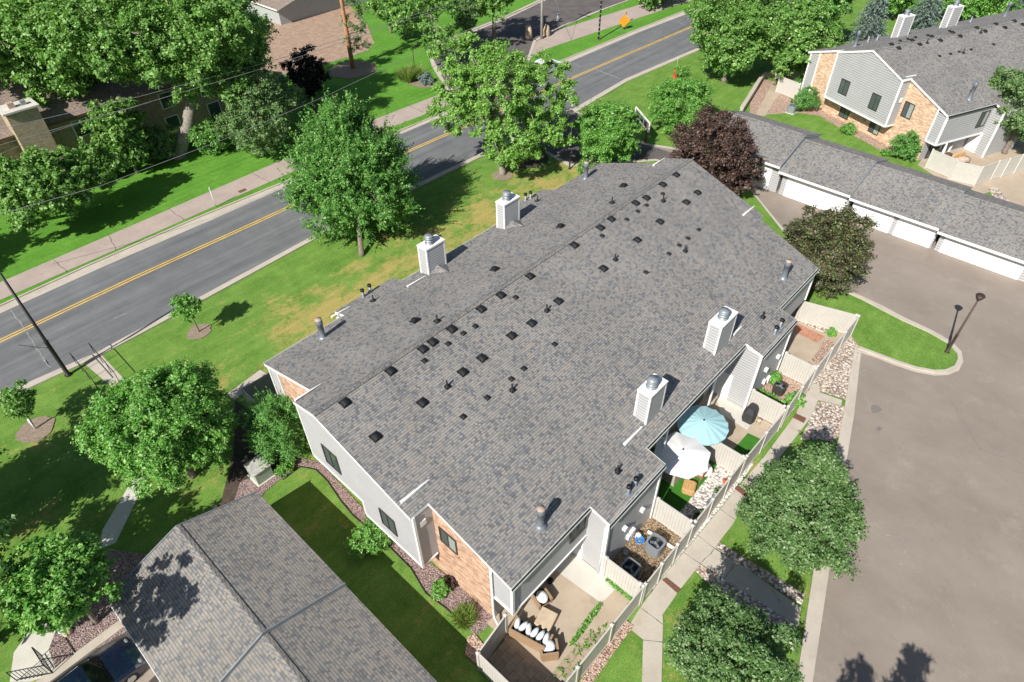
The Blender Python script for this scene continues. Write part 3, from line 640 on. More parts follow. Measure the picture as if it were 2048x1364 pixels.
child(ridge_caps((8.2, RY, RZ+.01), (40.7, RY, RZ+.01), SR, SL_, (0, -1, 0)), 'ridge_cap', 'shingles_brown' if False else 'shingles', ROOF)
st_ = M()
for (ax, ay, bx, by, sd_, hh) in ((801.7, 1006, 858.5, 961, 'R', .12), (1248, 890, 1283, 852, 'R', .14), (1466, 670, 1484, 653, 'R', .12), (1486, 431, 1507, 412, 'R', .12), (590, 802, 638, 766, 'L', .1), (663, 635, 714, 618, 'L', .1), (815, 574, 852, 552, 'L', .1), (1307, 331, 1333, 316, 'L', .1)):
    p_ = rp(ax, ay, sd_); q_ = rp(bx, by, sd_); q_.y = p_.y; q_.z = p_.z; sl_ = -1 if sd_ == 'R' else 1
    st_.face([p_+Vector((0, .07*sl_, .06)), q_+Vector((0, .02*sl_, .03)), q_+Vector((0, -.02*sl_, .035)), p_+Vector((0, -.07*sl_, .07))])
    st_.face([p_+Vector((0, .07*sl_, -.05)), p_+Vector((0, .07*sl_, .06)), p_+Vector((0, -.07*sl_, .07)), p_+Vector((0, -.07*sl_, -.05))])
    st_.face([p_+Vector((0, .07*sl_, .06)), q_+Vector((0, .02*sl_, .03)), q_+Vector((0, .02*sl_, -.05)), p_+Vector((0, .07*sl_, -.05))])
for o_ in st_.split('flashing', 'trim_white', TH, 3): o_.parent = ROOF
def gutter(mb, a, b, out, zf):
    (x0_, y0_), (x1_, y1_) = a, b; z0_, z1_ = zf(x0_, y0_)-.06, zf(x1_, y1_)-.06; o = Vector((out[0], out[1], 0))
    A, B_ = Vector((x0_, y0_, z0_)), Vector((x1_, y1_, z1_))
    mb.bar(A+o*.12-Vector((0, 0, .05)), B_+o*.12-Vector((0, 0, .05)), .02, .11, 0); mb.bar(A+o*.065-Vector((0, 0, .09)), B_+o*.065-Vector((0, 0, .09)), .10, .02, 1)
    mb.bar(A+o*.012, B_+o*.012, .02, .10, 0)
    mb.bar(A+o*.065-Vector((0, 0, .055)), B_+o*.065-Vector((0, 0, .055)), .085, .015, 1)
for a_, b_ in (((9.16, 8.92), (14.34, 8.92)), ((14.34, 7.79), (18.75, 7.79)), ((18.78, 8.92), (28.7, 8.92)), ((28.7, 7.79), (32.97, 7.79)), ((33.0, 8.92), (38.3, 8.92))): gm = M(); gutter(gm, a_, b_, (0, -1), zR); gm.build('gutter', ['gutter', 'cap_black'], TH)
gm = M(); gutter(gm, (18.73, 7.79), (18.73, 8.92), (1, 0), zR); gm.build('gutter', ['gutter', 'cap_black'], TH)
for a_, b_ in ((9.16, 14.4), (18.85, 29)): gm = M(); gutter(gm, (a_, 26.78), (b_, 26.78), (0, 1), zL); gm.build('gutter', ['gutter', 'cap_black'], TH)
dn = M(); dn.tube([(9.24, 10.12, 4.75), (9.2, 10.12, 4.55), (9.2, 10.12, 1.0), (9.2, 10.1, .5), (9.1, 9.7, .25), (8.95, 9.45, .15)], .055, 8); dn.build('downspout', 'trim_white', TH)
dn = M(); dn.tube([(18.82, 7.9, 4.3), (18.82, 7.95, 4.0), (18.8, 7.95, .1)], .055, 8); dn.build('downspout', 'trim_white', TH)
dn = M(); dn.tube([(33.0, 7.9, 4.3), (33.0, 7.95, .1)], .055, 8); dn.build('downspout', 'trim_white', TH); dn = M(); dn.tube([(14.3, 7.92, 4.3), (14.3, 7.95, .1)], .045, 8)
dn.build('downspout', 'trim_white', TH)
NX = (-1, 0); NY = (0, -1)
window(TH, (xa-.0, 0), (0, 1), 19.38, 20.6, 3.82, 5.24, NX, left='glass', right='screen')
window(TH, (xa-.0, 0), (0, 1), 15.38, 16.5, 2.65, 3.95, NX, left='screen', right='screen')
w3 = window(TH, (x0, 0), (0, 1), 12.33, 13.46, 3.25, 4.42, NX, left='glass_blind', right='screen')
sill = M(); sill.box(x0-.09, x0+.02, 12.25, 13.52, 3.1, 3.25); child(sill, 'sill', 'brick_orange', w3)
window(TH, (0, 8.98), (1, 0), 13.1, 14.25, 3.25, 4.4, NY, left='screen', right='screen')
for xx in (10.6, 12.6, 20.4, 25.8, 34.8):                                             # patio doors
    mb = M()
    mb.box(xx, xx+1.9, 10.12, 10.2, .05, 2.1, 0); mb.box(xx+.08, xx+.9, 10.10, 10.119, .15, 2.0, 1); mb.box(xx+1.0, xx+1.82, 10.10, 10.119, .15, 2.0, 1)
    if xx != 12.6: mb.build('patio_door', ['window_frame', 'glass'], TH)
mb = M(); mb.box(18.9, 28.6, 10.13, 10.19, 2.4, 4.4); mb.build('dark_soffit_panel', 'siding_far', TH)
for (xw, yw) in ((14.42, 9.05), (28.78, 9.05)):
    d_ = M(); d_.box(xw-.05, xw, yw, yw+.95, .05, 2.1); dd = d_.build('door', 'door_white', TH); k_ = M(); k_.tube([(xw-.05, yw+.1, 1.0), (xw-.12, yw+.1, 1.0)], .03, 6); child(k_, 'handle', 'metal_grey', dd)
for (xx, yy) in ((14.05, 9.75), (26.2, 9.1), (21.3, 9.1)): mb = M(); mb.box(xx, xx+.1, yy, yy+.1, 0, 2.4 if xx < 15 else 4.7); mb.build('porch_post', 'trim_white', TH)
def wall_box(name, mat, px, py, c, ax, sz, n=(0, -1), dep=.12, z=None):
    p_ = PX(px, py, c, ax); mb = M(); a_ = Vector((-n[1], n[0], 0)).normalized() if True else 0
    hx = sz[0]/2; q = [(p_.x-a_.x*hx, p_.y-a_.y*hx), (p_.x+a_.x*hx, p_.y+a_.y*hx), (p_.x+a_.x*hx+n[0]*dep, p_.y+a_.y*hx+n[1]*dep), (p_.x-a_.x*hx+n[0]*dep, p_.y-a_.y*hx+n[1]*dep)]
    mb.prism(q, p_.z-sz[1]/2, p_.z+sz[1]/2); return mb.build(name, mat, TH)
wall_box('wall_vent', 'trim_white', 845, 1045, 13.8, 1, (.34, .34), (0, -1), .06)
for (x, y, zz) in ((1282, 1018, 0), (1247, 1055, 0), (1554, 712, 0), (1530, 738, 0)): wall_box('dryer_vent', 'trim_white', x, y, 7.86, 1, (.2, .22), (0, -1), .18)
for (x, y, s0, s1) in ((1262, 1062, .3, .45), (1254, 1072, .2, .3), (1534, 757, .3, .4), (1526, 762, .2, .3)): wall_box('meter_box', 'plastic_white', x, y, 7.86, 1, (s0, s1), (0, -1), .16)
# roof furniture
TR = math.atan(SR); TL = math.atan(SL_)
big = first_proto(hood_mesh(.74), 'roof_vent', ['vent_black', 'metal_grey'], TH, rp(690, 806), (TR, 0, 0))
BV = [(751.5, 874.5), (781.6, 743), (845, 806), (846, 699), (865.7, 685), (925.8, 745), (903.8, 659), (964, 717), (1023.4, 672), (962.4, 619), (1063.5, 647), (1002, 591), (1060, 553), (1117, 603), (1149, 491), (1201, 456), (1222.7, 439), (1271.7, 407), (1293, 396.5), (1325.6, 370), (1352, 350.5), (1395, 386), (1372.5, 405), (1320, 444), (1274.7, 480.6), (1207, 537.5)]
for q in BV: clone(big, TH, rp(*q))
for q in ((830, 642), (989.5, 539), (1121, 453), (1247, 372)): clone(big, TH, rp(*q, 'L'), (-TL, 0, 0))
small = first_proto(hood_mesh(.44), 'small_roof_vent', ['vent_black', 'metal_grey'], TH, rp(926.7, 667), (TR, 0, 0))
for q in ((896.5, 688), (848.8, 722), (950.7, 653), (1031.5, 595), (1023, 758.5), (974.7, 796), (926.7, 834), (1048, 737.5), (1109.5, 689), (1204.5, 472), (1253.5, 439), (1275.6, 423), (1293, 411), (1325.6, 388), (1397.7, 460), (1376.5, 477), (1359, 491), (1338, 508), (1292, 545)): clone(small, TH, rp(*q))
jack = first_proto(jack_mesh(), 'vent_pipe', 'vent_black', TH, rp(894.5, 773), (0, 0, 0))
for q in ((1024.5, 780), (1093.4, 621), (1230, 519), (1370, 502), (1326, 402), (1235, 942), (1525, 634)): clone(jack, TH, rp(*q))
for q in ((747, 602), (874.5, 642), (1224, 405), (1075, 402)): clone(jack, TH, rp(*q, 'L'))
fl = first_proto(bpipe_mesh(), 'flue_pipe', 'pipe_grey', TH, rp(1081, 1050)); cp_ = M()
fcap = M(); fcap.lathe((0, 0, 1.25), [(.19, 0), (.19, .03), (.01, .05)], 14)
fc = fcap.build('flue_cap', 'flue_cap'); fc.parent = fl; XF[fc.name] = XF[TH.name]
clone(fl, TH, rp(1567, 555)); clone(fl, TH, rp(646, 674, 'L')); clone(fl, TH, rp(1171, 356, 'L'))
pp = first_proto(spipe_mesh(), 'vent_stack', ['pipe_grey', 'metal_grey', 'cap_black'], TH, rp(1256, 986))
for q, sd_ in (((1270, 970), 'R'), ((1549, 667), 'R'), ((1560, 653), 'R'), ((727, 594), 'L'), ((741, 584), 'L'), ((1051, 401), 'L'), ((1061, 397), 'L')): clone(pp, TH, rp(*q, sd_))
chimney(TH, 19.84, 21.25, 9.66, 10.42, 4.9, 7.02); chimney(TH, 26.5, 28.2, 9.66, 10.42, 4.9, 7.02)
chimney(TH, 20.03, 21.5, 25.7, 26.48, 5.7, 7.95); chimney(TH, 26.75, 28.22, 25.67, 26.4, 5.7, 7.95)
ck = M()
for (a_, b_, c_) in ((20.03, 21.5, 25.7), (26.75, 28.22, 25.67)):                     # crickets uphill of the chimneys
    z_ = zL(0, c_); mxx = (a_+b_)/2; ck.face([(a_, c_, z_+.01), (mxx, c_, z_+.30), (mxx, c_-1.0, zL(0, c_-1.0)+.02)]); ck.face([(b_, c_, z_+.01), (mxx, c_-1.0, zL(0, c_-1.0)+.02), (mxx, c_, z_+.30)])
for o_ in ck.split('cricket', 'shingles', TH, 2): o_.parent = ROOF
# ------------------------------------------------------------------ far townhouse (turned)
BO = G(1897, 231.8, 4.88); BR = math.radians(-23.5)
def W2(u, v): return (BO.x+u*math.cos(BR)-v*math.sin(BR), BO.y+u*math.sin(BR)+v*math.cos(BR))
def W3(u, v, z): return Vector((*W2(u, v), z))
BU = Vector((math.cos(BR), math.sin(BR), 0)); BV2 = Vector((-math.sin(BR), math.cos(BR), 0))
B2 = thing('townhouse', 'far townhouse row turned towards the road, pale brick and grey siding gable', 'townhouse', W3(0, 1.1, 0), BR)
def B2p(mb, pts, z0, z1, mi=0): mb.prism([W2(*p) for p in pts], z0, z1, mi)
f0 = lambda v: 4.88+.342*v; fL = lambda v: 7.95-.342*(v-8.97)
b = M(); UE = 60.0
pr = [(1.1, 0), (16.9, 0), (16.9, fL(16.9)-.15), (8.97, 7.7), (1.1, f0(1.1)-.15)]
b.face([W3(UE, v, z) for v, z in pr]); b.face([W3(0.15, 1.1, 0), W3(UE, 1.1, 0), W3(UE, 1.1, pr[4][1]), W3(.15, 1.1, pr[4][1])]); b.face([W3(UE, 16.9, 0), W3(.15, 16.9, 0), W3(.15, 16.9, pr[2][1]), W3(UE, 16.9, pr[2][1])])
B2p(b, [(.12, .06), (6.2, .06), (6.2, 1.09), (.12, 1.09)], 2.03, 4.75)
B2p(b, [(6.2, -1.0), (10.4, -1.0), (10.4, 1.09), (6.2, 1.09)], 0, 4.4); B2p(b, [(20.5, -1.0), (24.6, -1.0), (24.6, 1.09), (20.5, 1.09)], 0, 4.4)
B2p(b, [(.12, 16.0), (.3, 16.0), (.3, 17.2), (.12, 17.2)], 0, 5.0)
b.build('wall', 'siding_far', B2)
b = M(); b.face([W3(.15, v, z) for v, z in reversed(pr)]); b.build('brick_wall', 'brick_pale', B2)
b = M(); pts = [(4.9, 2.03), (12.9, 2.03), (12.9, fL(12.9)-.15), (8.97, 7.75), (4.9, f0(4.9)-.15)]
b.face([W3(-.95, v, z) for v, z in reversed(pts)])
for i in range(5):
    j = (i+1) % 5; b.face([W3(-.95, *pts[i]), W3(-.95, *pts[j]), W3(.14, *pts[j]), W3(.14, *pts[i])])
b.build('overhanging_wall', 'siding_far', B2)
zf2 = lambda x, y: 0
def slab2(poly, zf, mb):
    P_ = [W2(*p) for p in poly]; m_ = {tuple(q): zf(*p) for q, p in zip(P_, poly)}
    return roof_slab(P_, lambda x, y: m_[min(m_, key=lambda k: (k[0]-x)**2+(k[1]-y)**2)], mb=mb)
rm = M(); slab2([(-1.05, 8.97), (-1.05, 4.8), (0, 4.8), (0, 0), (6.15, 0), (6.15, -1.1), (10.4, -1.1), (10.4, 0), (20.4, 0), (20.4, -1.1), (24.7, -1.1), (24.7, 0), (UE, 0), (UE, 8.97)], lambda u, v: f0(v), rm)
slab2([(-1.05, 8.97), (UE, 8.97), (UE, 17.6), (0, 17.6), (0, 13.0), (-1.05, 13.0)], lambda u, v: fL(v), rm)
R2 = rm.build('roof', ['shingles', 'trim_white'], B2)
child(ridge_caps(W3(-1.0, 8.97, 7.95), W3(UE, 8.97, 7.95), .342, .342, -BV2), 'ridge_cap', 'shingles', R2)
def bars2(name, L):
    for a_, b_, w_ in L:
        t_ = M(); t_.bar(a_, b_, w_, w_, up=(0, 0, 1)); t_.build(name, 'trim_white', B2)
bars2('wall_trim', [(W3(-.97, 4.9, 2.03), W3(-.97, 12.9, 2.03), .14), (W3(-.97, 4.88, 2.03), W3(-.97, 4.88, f0(4.9)-.1), .16), (W3(-.97, 12.92, 2.03), W3(-.97, 12.92, fL(12.9)-.1), .12), (W3(-.97, 4.88, 2.03), W3(.1, 4.88, 2.03), .12),
                    (W3(.1, .05, 2.03), W3(.1, .05, 4.75), .18), (W3(.1, .05, 2.03), W3(6.2, .05, 2.03), .14), (W3(.1, 1.15, 2.0), W3(.1, 1.15, 5.0), .12), (W3(.1, .05, 2.03), W3(.1, 1.15, 2.03), .12),
                    (W3(6.2, -1.02, 0), W3(6.2, -1.02, 4.3), .16), (W3(.1, 16.0, 0), W3(.1, 16.0, 5.3), .12), (W3(.1, 17.2, 0), W3(.1, 17.2, 4.9), .12),
                    (W3(-1.0, 4.8, f0(4.8)-.02), W3(0, 4.8, f0(4.8)-.02), .14)])
gp = M(); gp.bar(W3(0, -.08, 4.80), W3(6.1, -.08, 4.80), .1, .08); gp.build('gutter', 'cap_black', B2)
nU = (-BU.x, -BU.y); nV = (-BV2.x, -BV2.y); tV = (BV2.x, BV2.y); tU = (BU.x, BU.y)
o_ = W2(-.95, 0); window(B2, o_, tV, 10.35, 11.5, 3.0, 4.43, nU, left='screen', right='glass'); window(B2, o_, tV, 6.42, 7.5, 2.93, 4.45, nU, left='glass', right='screen')
o_ = W2(.15, 0); window(B2, o_, tV, 3.5, 4.6, 3.08, 4.5, nU, left='glass_blind', right='screen'); window(B2, o_, tV, 10.15, 11.4, .35, 1.6, nU, left='glass', right='screen'); window(B2, o_, tV, 6.14, 7.4, .35, 1.6, nU, left='glass_blind', right='screen')
o_ = W2(0, .06); window(B2, o_, tU, 4.7, 5.85, 2.8, 4.33, nV, left='screen', right='glass_blind')
mb = M(); q = [W2(-.1, 4.85), W2(-.45, 4.85), W2(-.45, 4.80), W2(-.1, 4.80)]; mb.prism(q, 4.3, 4.75); mb.build('wall_vent', 'plastic_white', B2)
mb = M(); mb.prism([W2(1.0, 1.03), W2(3.0, 1.03), W2(3.0, 1.1), W2(1.0, 1.1)], .05, 2.0); pd = mb.build('patio_door', 'window_frame', B2)
mb = M(); mb.prism([W2(1.1, 1.0), W2(1.95, 1.0), W2(1.95, 1.029), W2(1.1, 1.029)], .12, 1.9); mb.prism([W2(2.05, 1.0), W2(2.9, 1.0), W2(2.9, 1.029), W2(2.05, 1.029)], .12, 1.9); child(mb, 'pane', 'glass', pd)
mb = M(); mb.prism([W2(6.12, -.1), W2(6.19, -.1), W2(6.19, .95), W2(6.12, .95)], .05, 1.95); mb.build('door', 'door_white', B2)
mb = M(); mb.prism([W2(3.3, .5), W2(3.45, .5), W2(3.45, .65), W2(3.3, .65)], 0, 2.0); mb.build('porch_post', 'trim_white', B2)
def rp2(px, py, side='R'):
    p0 = W3(0, 0, 4.88) if side == 'R' else W3(0, 8.97, 7.95); n = Vector((0, 0, 1))-BV2*.342 if side == 'R' else Vector((0, 0, 1))+BV2*.342
    return plane(px, py, p0, n)
z3 = lambda x, y: (1350+x/2.934, y/2.934)
hv = hood_mesh(.66); PB = None; T2 = math.atan(.342)
for q in ((1270, 262), (1312, 284), (1390, 238), (1435, 262), (1505, 216), (1555, 238), (1628, 193), (1672, 213), (1770, 165), (1818, 184), (1882, 143), (1935, 163), (1990, 125), (2040, 145)):
    if PB is None: PB = first_proto(hv, 'roof_vent', ['vent_black', 'metal_grey'], B2, rp2(*z3(*q)), (T2, 0, 0))
    else: clone(PB, B2, rp2(*z3(*q)))
PS = None
for q in ((1320, 240), (1365, 230), (1410, 220), (1482, 208), (1610, 183), (1552, 330), (1615, 317), (1666, 305), (1736, 292), (1868, 262)):
    if PS is None: PS = first_proto(hood_mesh(.45), 'small_roof_vent', ['vent_black', 'metal_grey'], B2, rp2(*z3(*q)), (T2, 0, 0))
    else: clone(PS, B2, rp2(*z3(*q)))
PJ = first_proto(jack_mesh(), 'vent_pipe', 'vent_black', B2, rp2(*z3(1478, 252)))
for q in ((1690, 310), (1792, 192)): clone(PJ, B2, rp2(*z3(*q)))
PF = first_proto(bpipe_mesh(1.6), 'flue_pipe', 'pipe_grey', B2, rp2(*z3(1727, 580))); clone(PF, B2, W3(2.6, 14.2, fL(14.2))); clone(PF, B2, W3(24.5, 14.0, fL(14)))
PP = first_proto(spipe_mesh(.9), 'vent_stack', ['pipe_grey', 'metal_grey', 'cap_black'], B2, W3(6.0, 15.6, fL(15.6))); clone(PP, B2, W3(7.3, 15.6, fL(15.6))); clone(PP, B2, W3(20.5, 15, fL(15)))
chimney(B2, 8.9, 10.4, 14.5, 15.3, 5.6, 8.0, 'siding_far', W2); chimney(B2, 16.1, 17.6, 14.5, 15.3, 5.6, 8.0, 'siding_far', W2)
mb = M()
p_, q_ = rp2(*z3(1390, 447)), rp2(*z3(1415, 441)); mb.bar(rp2(*z3(1355, 452)), rp2(*z3(1415, 441)), .1, .08); child(mb, 'flashing', 'trim_white', R2)
# ------------------------------------------------------------------ garages
def garage_row(label, xe0, xe1, segs, rise, doors, far_end, side):
    """ridge along y; segs: (y_low, y_high, eave z)"""
    t_ = thing('garage_row', label, 'garage', ((xe0+xe1)/2, (segs[0][0]+segs[-1][1])/2, 0)); xr = (xe0+xe1)/2
    for (ya_, yb_, ze) in segs:
        mb = M(); sl_ = rise/(xr-xe0)
        roof_slab([(xe0, ya_), (xr, ya_), (xr, yb_), (xe0, yb_)], lambda x, y: ze+(x-xe0)*sl_, mb=mb); roof_slab([(xr, ya_), (xe1, ya_), (xe1, yb_), (xr, yb_)], lambda x, y: ze+(xe1-x)*sl_, mb=mb)
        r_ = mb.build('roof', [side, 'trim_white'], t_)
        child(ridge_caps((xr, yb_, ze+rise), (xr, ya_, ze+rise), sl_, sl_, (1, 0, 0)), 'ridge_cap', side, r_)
        w_ = M(); w_.box(xe0+.7, xe1-.35, ya_+.02, yb_-.25, doors['z0'], ze-.1); w_.prism([(xe0+.7, ya_+.02), (xe1-.35, ya_+.02), (xe1-.35, yb_-.25), (xe0+.7, yb_-.25)], ze-.12, ze+rise-.28, top=[(xr-.05, ya_+.02), (xr+.05, ya_+.02), (xr+.05, yb_-.25), (xr-.05, yb_-.25)]); w_.build('wall', 'siding_far', t_)
        fb = M(); fb.bar((xe0-.01, ya_, ze-.1), (xe0-.01, yb_, ze-.1), .04, .2); fb.build('fascia', 'trim_white', t_)
        e = M(); e.bar((xe0, yb_+.01, ze+.02), (xr, yb_+.01, ze+rise+.02), .05, .09); e.bar((xr, yb_+.01, ze+rise+.02), (xe1, yb_+.01, ze+.02), .05, .09)
        e.bar((xe0, ya_-.01, ze-.02), (xr, ya_-.01, ze+rise-.02), .05, .12); e.bar((xr, ya_-.01, ze+rise-.02), (xe1, ya_-.01, ze-.02), .05, .12); 
        for o_ in e.split('flashing', 'metal_grey', t_): o_.parent = r_
    for (ya_, yb_, zt) in doors['list']:
        d_ = M(); xd = xe0+.69; n_ = 4; hh = (zt-doors['z0'])/n_
        for k in range(n_): d_.box(xd-.04, xd, ya_, yb_, doors['z0']+k*hh+.025, doors['z0']+(k+1)*hh-.02)
        for k in range(n_):
            m__ = max(2, round((yb_-ya_)/.65))
            for q_ in range(m__): d_.box(xd-.055, xd-.041, ya_+(yb_-ya_)*(q_+.12)/m__, ya_+(yb_-ya_)*(q_+.88)/m__, doors['z0']+(k+.2)*hh, doors['z0']+(k+.8)*hh)
        d_.build('garage_door', 'door_white', t_)
    return t_
garage_row('row of grey-roofed garages with white doors facing the parking court', 53.2, 61.5, [(-14, -8.2, 1.6), (-8.2, -1.6, 1.8), (-1.6, 5.15, 1.97), (5.15, 12.0, 2.2), (12.0, 18.2, 2.4), (18.2, 25.6, 2.8)], 1.4,
           {'z0': 0, 'list': [(-7.5, -2.3, 1.6), (-.95, 4.55, 1.7), (4.95, 8.1, 1.85) if False else (5.3, 8.1, 1.9), (8.45, 11.7, 1.95), (12.3, 17.5, 2.1), (19.0, 24.4, 2.3)]}, 0, 'shingles')
garage_row('light grey garage roof at the bottom left with a leafy tree shadow on it', -2.35, 5.2, [(2.0, 8.6, 2.1), (8.6, 15.45, 2.25), (15.47, 22.7, 2.45)], 1.35,
           {'z0': -1.3, 'list': [(9.2, 14.6, 1.4), (16.2, 21.8, 1.5)]}, 0, 'shingles_light')
# ------------------------------------------------------------------ houses across the road
AP = thing('apartment_building', 'tan brick two-storey apartment block under the big trees at upper left', 'building', (18, 75, 0))
mb = M(); mb.box(-12, 31, 70, 81, 0, 5.0); mb.prism([(-12, 70), (-12, 81), (-11.9, 81), (-11.9, 70)], 4.9, 4.95); mb.build('wall', 'brick_tan', AP)
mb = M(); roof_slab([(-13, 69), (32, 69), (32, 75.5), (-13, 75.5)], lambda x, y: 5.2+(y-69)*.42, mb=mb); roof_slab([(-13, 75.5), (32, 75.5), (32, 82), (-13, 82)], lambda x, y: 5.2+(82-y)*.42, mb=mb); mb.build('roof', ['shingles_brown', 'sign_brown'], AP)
mb = M(); mb.box(10.4, 12.9, 68.2, 70.0, 0, 7.2); cc = mb.build('chimney', 'brick_tan', AP)
mb = M(); mb.box(10.2, 13.1, 68.0, 70.3, 7.2, 7.35); child(mb, 'chimney_cap', 'concrete_pale', cc); mb = M(); mb.box(11.0, 11.5, 68.8, 69.3, 7.35, 7.8); [setattr(o_, 'parent', cc) for o_ in [child(mb, 'flue', 'flue_cap', cc)]]; mb = M(); mb.box(12.0, 12.4, 68.8, 69.2, 7.35, 7.7); child(mb, 'flue', 'metal_grey', cc)
for (xa_, z_) in ((2.5, 3.0), (15.2, 3.0), (19.2, .6), (23.6, 3.0), (23.4, .6), (27.8, 3.0), (28, .6), (15.6, .6), (6, .6)):
    mb = M(); mb.box(xa_-.12, xa_+1.32, 69.93, 70, z_-.1, z_+1.5); ww = mb.build('window', 'trim_white', AP); mb = M(); mb.box(xa_, xa_+1.2, 69.91, 69.928, z_, z_+1.4); child(mb, 'pane', 'glass', ww)
A_ = G(563, 51); ap_ = PX(603, 0, A_.y, 1); xa_, ya_ = A_.x, A_.y; sl_ = (ap_.z-2.4)/(ap_.x-xa_) if ap_.x > xa_+.5 else .4
sl_ = min(max(sl_, .25), .8); xr_ = xa_+9; zr_ = 2.4+9*sl_
HB = thing('house', 'house with pinkish roof and shaded grey gable behind the brown mulch bank', 'house', (xr_, ya_+8, 0))
mb = M(); pr_ = [(xa_, 0), (xa_+18, 0), (xa_+18, 2.4), (xr_, zr_-.1), (xa_, 2.4)]; mb.face([(x, ya_, z) for x, z in pr_]); mb.face([(xa_, ya_, 0), (xa_, ya_, 2.4), (xa_, ya_+25, 2.4), (xa_, ya_+25, 0)]); mb.build('wall', 'siding_far', HB)
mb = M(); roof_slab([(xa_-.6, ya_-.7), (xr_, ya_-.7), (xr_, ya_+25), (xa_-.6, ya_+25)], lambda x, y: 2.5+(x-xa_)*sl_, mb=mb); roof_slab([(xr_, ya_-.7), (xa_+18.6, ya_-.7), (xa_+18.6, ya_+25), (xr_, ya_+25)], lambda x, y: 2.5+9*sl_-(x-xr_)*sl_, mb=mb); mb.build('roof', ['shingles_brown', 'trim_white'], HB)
# ------------------------------------------------------------------ vinyl fences
def fence(label, pts, h=1.8, step=2.4, group='vinyl privacy fences round the patios', bat=True):
    P_ = [Vector((p[0], p[1], 0)) for p in pts]; t_ = thing('privacy_fence', label, 'fence', P_[0], 0, group)
    def post(p):
        mb = M(); mb.box(p.x-.065, p.x+.065, p.y-.065, p.y+.065, 0, h+.06); mb.prism([(p.x-.085, p.y-.085), (p.x+.085, p.y-.085), (p.x+.085, p.y+.085), (p.x-.085, p.y+.085)], h+.06, h+.12, 0, top=[(p.x-.02, p.y-.02), (p.x+.02, p.y-.02), (p.x+.02, p.y+.02), (p.x-.02, p.y+.02)]); mb.build('post', 'vinyl', t_)
    post(P_[0])
    for a_, b_ in zip(P_, P_[1:]):
        L = (b_-a_).length; n_ = max(1, round(L/step)); d = (b_-a_)/L; sd = Vector((-d.y, d.x, 0))
        for k in range(n_):
            s0 = a_+d*(L*k/n_+.066); s1 = a_+d*(L*(k+1)/n_-.066); mb = M(); ll = (s1-s0).length; nb = max(3, int(ll/.15))
            for j in range(nb):
                q0 = s0+d*(ll*j/nb+.004); q1 = s0+d*(ll*(j+1)/nb-.004); mb.prism([(q0+sd*.018)[:2], (q0-sd*.018)[:2], (q1-sd*.018)[:2], (q1+sd*.018)[:2]], .08, h-.08)
            for z_ in (.04, h-.08): mb.prism([(s0+sd*.035)[:2], (s0-sd*.035)[:2], (s1-sd*.035)[:2], (s1+sd*.035)[:2]], z_, z_+.1)
            mb.build('panel', 'vinyl', t_); post(a_+d*(L*(k+1)/n_))
    return t_
YF = 5.62
fence('beige fence beside the brick wall, running along the lawn at the near end patio', [(9.2, 9.35), (7.22, 9.1), (7.22, 5.75)])
fence('long beige fence between the near patio with lounge furniture and the walk', [(7.22, YF), (14.4, YF)])
fence('beige fence dividing the near patio from the air conditioner nook', [(14.4, 7.7), (14.4, 5.8)], step=2.2)
fence('beige fence between the walk and the nook with two air conditioners', [(14.55, YF-.02), (18.6, YF-.02)], step=1.5)
fence('beige fence between the air conditioner nook and the turf patio', [(18.78, 7.7), (18.78, 5.8)], step=2.2)
fence('beige fence along the white stones and flower pots of the turf patio', [(18.9, YF), (24.0, YF+.05)], step=1.75)
fence('beige fence between the white umbrella and the blue umbrella', [(24.05, 9.9), (24.05, 5.8)], step=2.1)
fence('beige fence between the blue umbrella patio and the walk', [(24.2, YF+.05), (28.6, YF)], step=1.8)
fence('beige fence between the covered grill and the green planted nook', [(28.85, 7.7), (28.85, 5.8)], step=2.2)
fence('beige fence between the green planted nook and the walk', [(29.0, YF), (33.0, YF+.15)], step=2.0)
fence('beige fence between the green planted nook and the brick-edged patio', [(33.1, 7.7), (33.1, 5.9)], step=2.2)
fence('beige fence along the rock bed at the far patio with bricks', [(33.25, YF+.15), (39.55, 5.75)], step=2.1)
fence('beige fence closing the far patio beside the grass island', [(38.6, 9.2), (39.55, 5.9)], step=3.6)
FG = 'vinyl privacy fences round the patios'
p_ = G(534, 788); fence('shaded beige fence enclosing the corner behind the yew at the near gable', [G(555, 778)[:2], G(498, 800)[:2], G(512, 838)[:2]] if False else [G(549, 740, 1.8)[:2], G(484, 778, 1.8)[:2], G(534, 826, 1.8)[:2]], step=2.4)
z5 = lambda x, y: (1780+x/6.2, 200+y/6.2)
fence('beige fence facing the garages at the far townhouse patio', [G(*z5(150, 800), 0)[:2] if False else W2(-.3, -.2), G(*z5(720, 960))[:2]], step=7)
fence('beige fence with many posts in front of the floral loveseat', [G(*z5(730, 985))[:2], G(*z5(1040, 1060))[:2], G(*z5(1240, 985))[:2], G(*z5(1370, 955))[:2], (G(*z5(1370, 955))+BU*5)[:2]], step=1.6)
fence('beige fence panel beyond the pale brick wall near the bent walk', [G(1552, 184)[:2], G(1592, 200)[:2]], step=5)
fence('short beige fence between maple trees and the far townhouse', [G(1600, 168)[:2], G(1572, 160)[:2], G(1560, 170)[:2]], step=5)
RW = thing('retaining_wall', 'curved pale block retaining wall beside the pink rock bed', 'wall', G(1500, 225))
mb = M(); q = [G(*z3(*p)) for p in ((385, 665), (420, 610), (460, 545), (500, 480), (530, 455), (560, 450), (620, 470))]
for a_, b_ in zip(q, q[1:]): mb.bar(a_+Vector((0, 0, .3)), b_+Vector((0, 0, .3)), .35, .6)
mb.build('blocks', 'block_wall', RW)
mb = M()
for a_, b_ in zip(q, q[1:]): mb.bar(a_+Vector((0, 0, .64)), b_+Vector((0, 0, .64)), .42, .08)
mb.build('coping', 'concrete', RW)
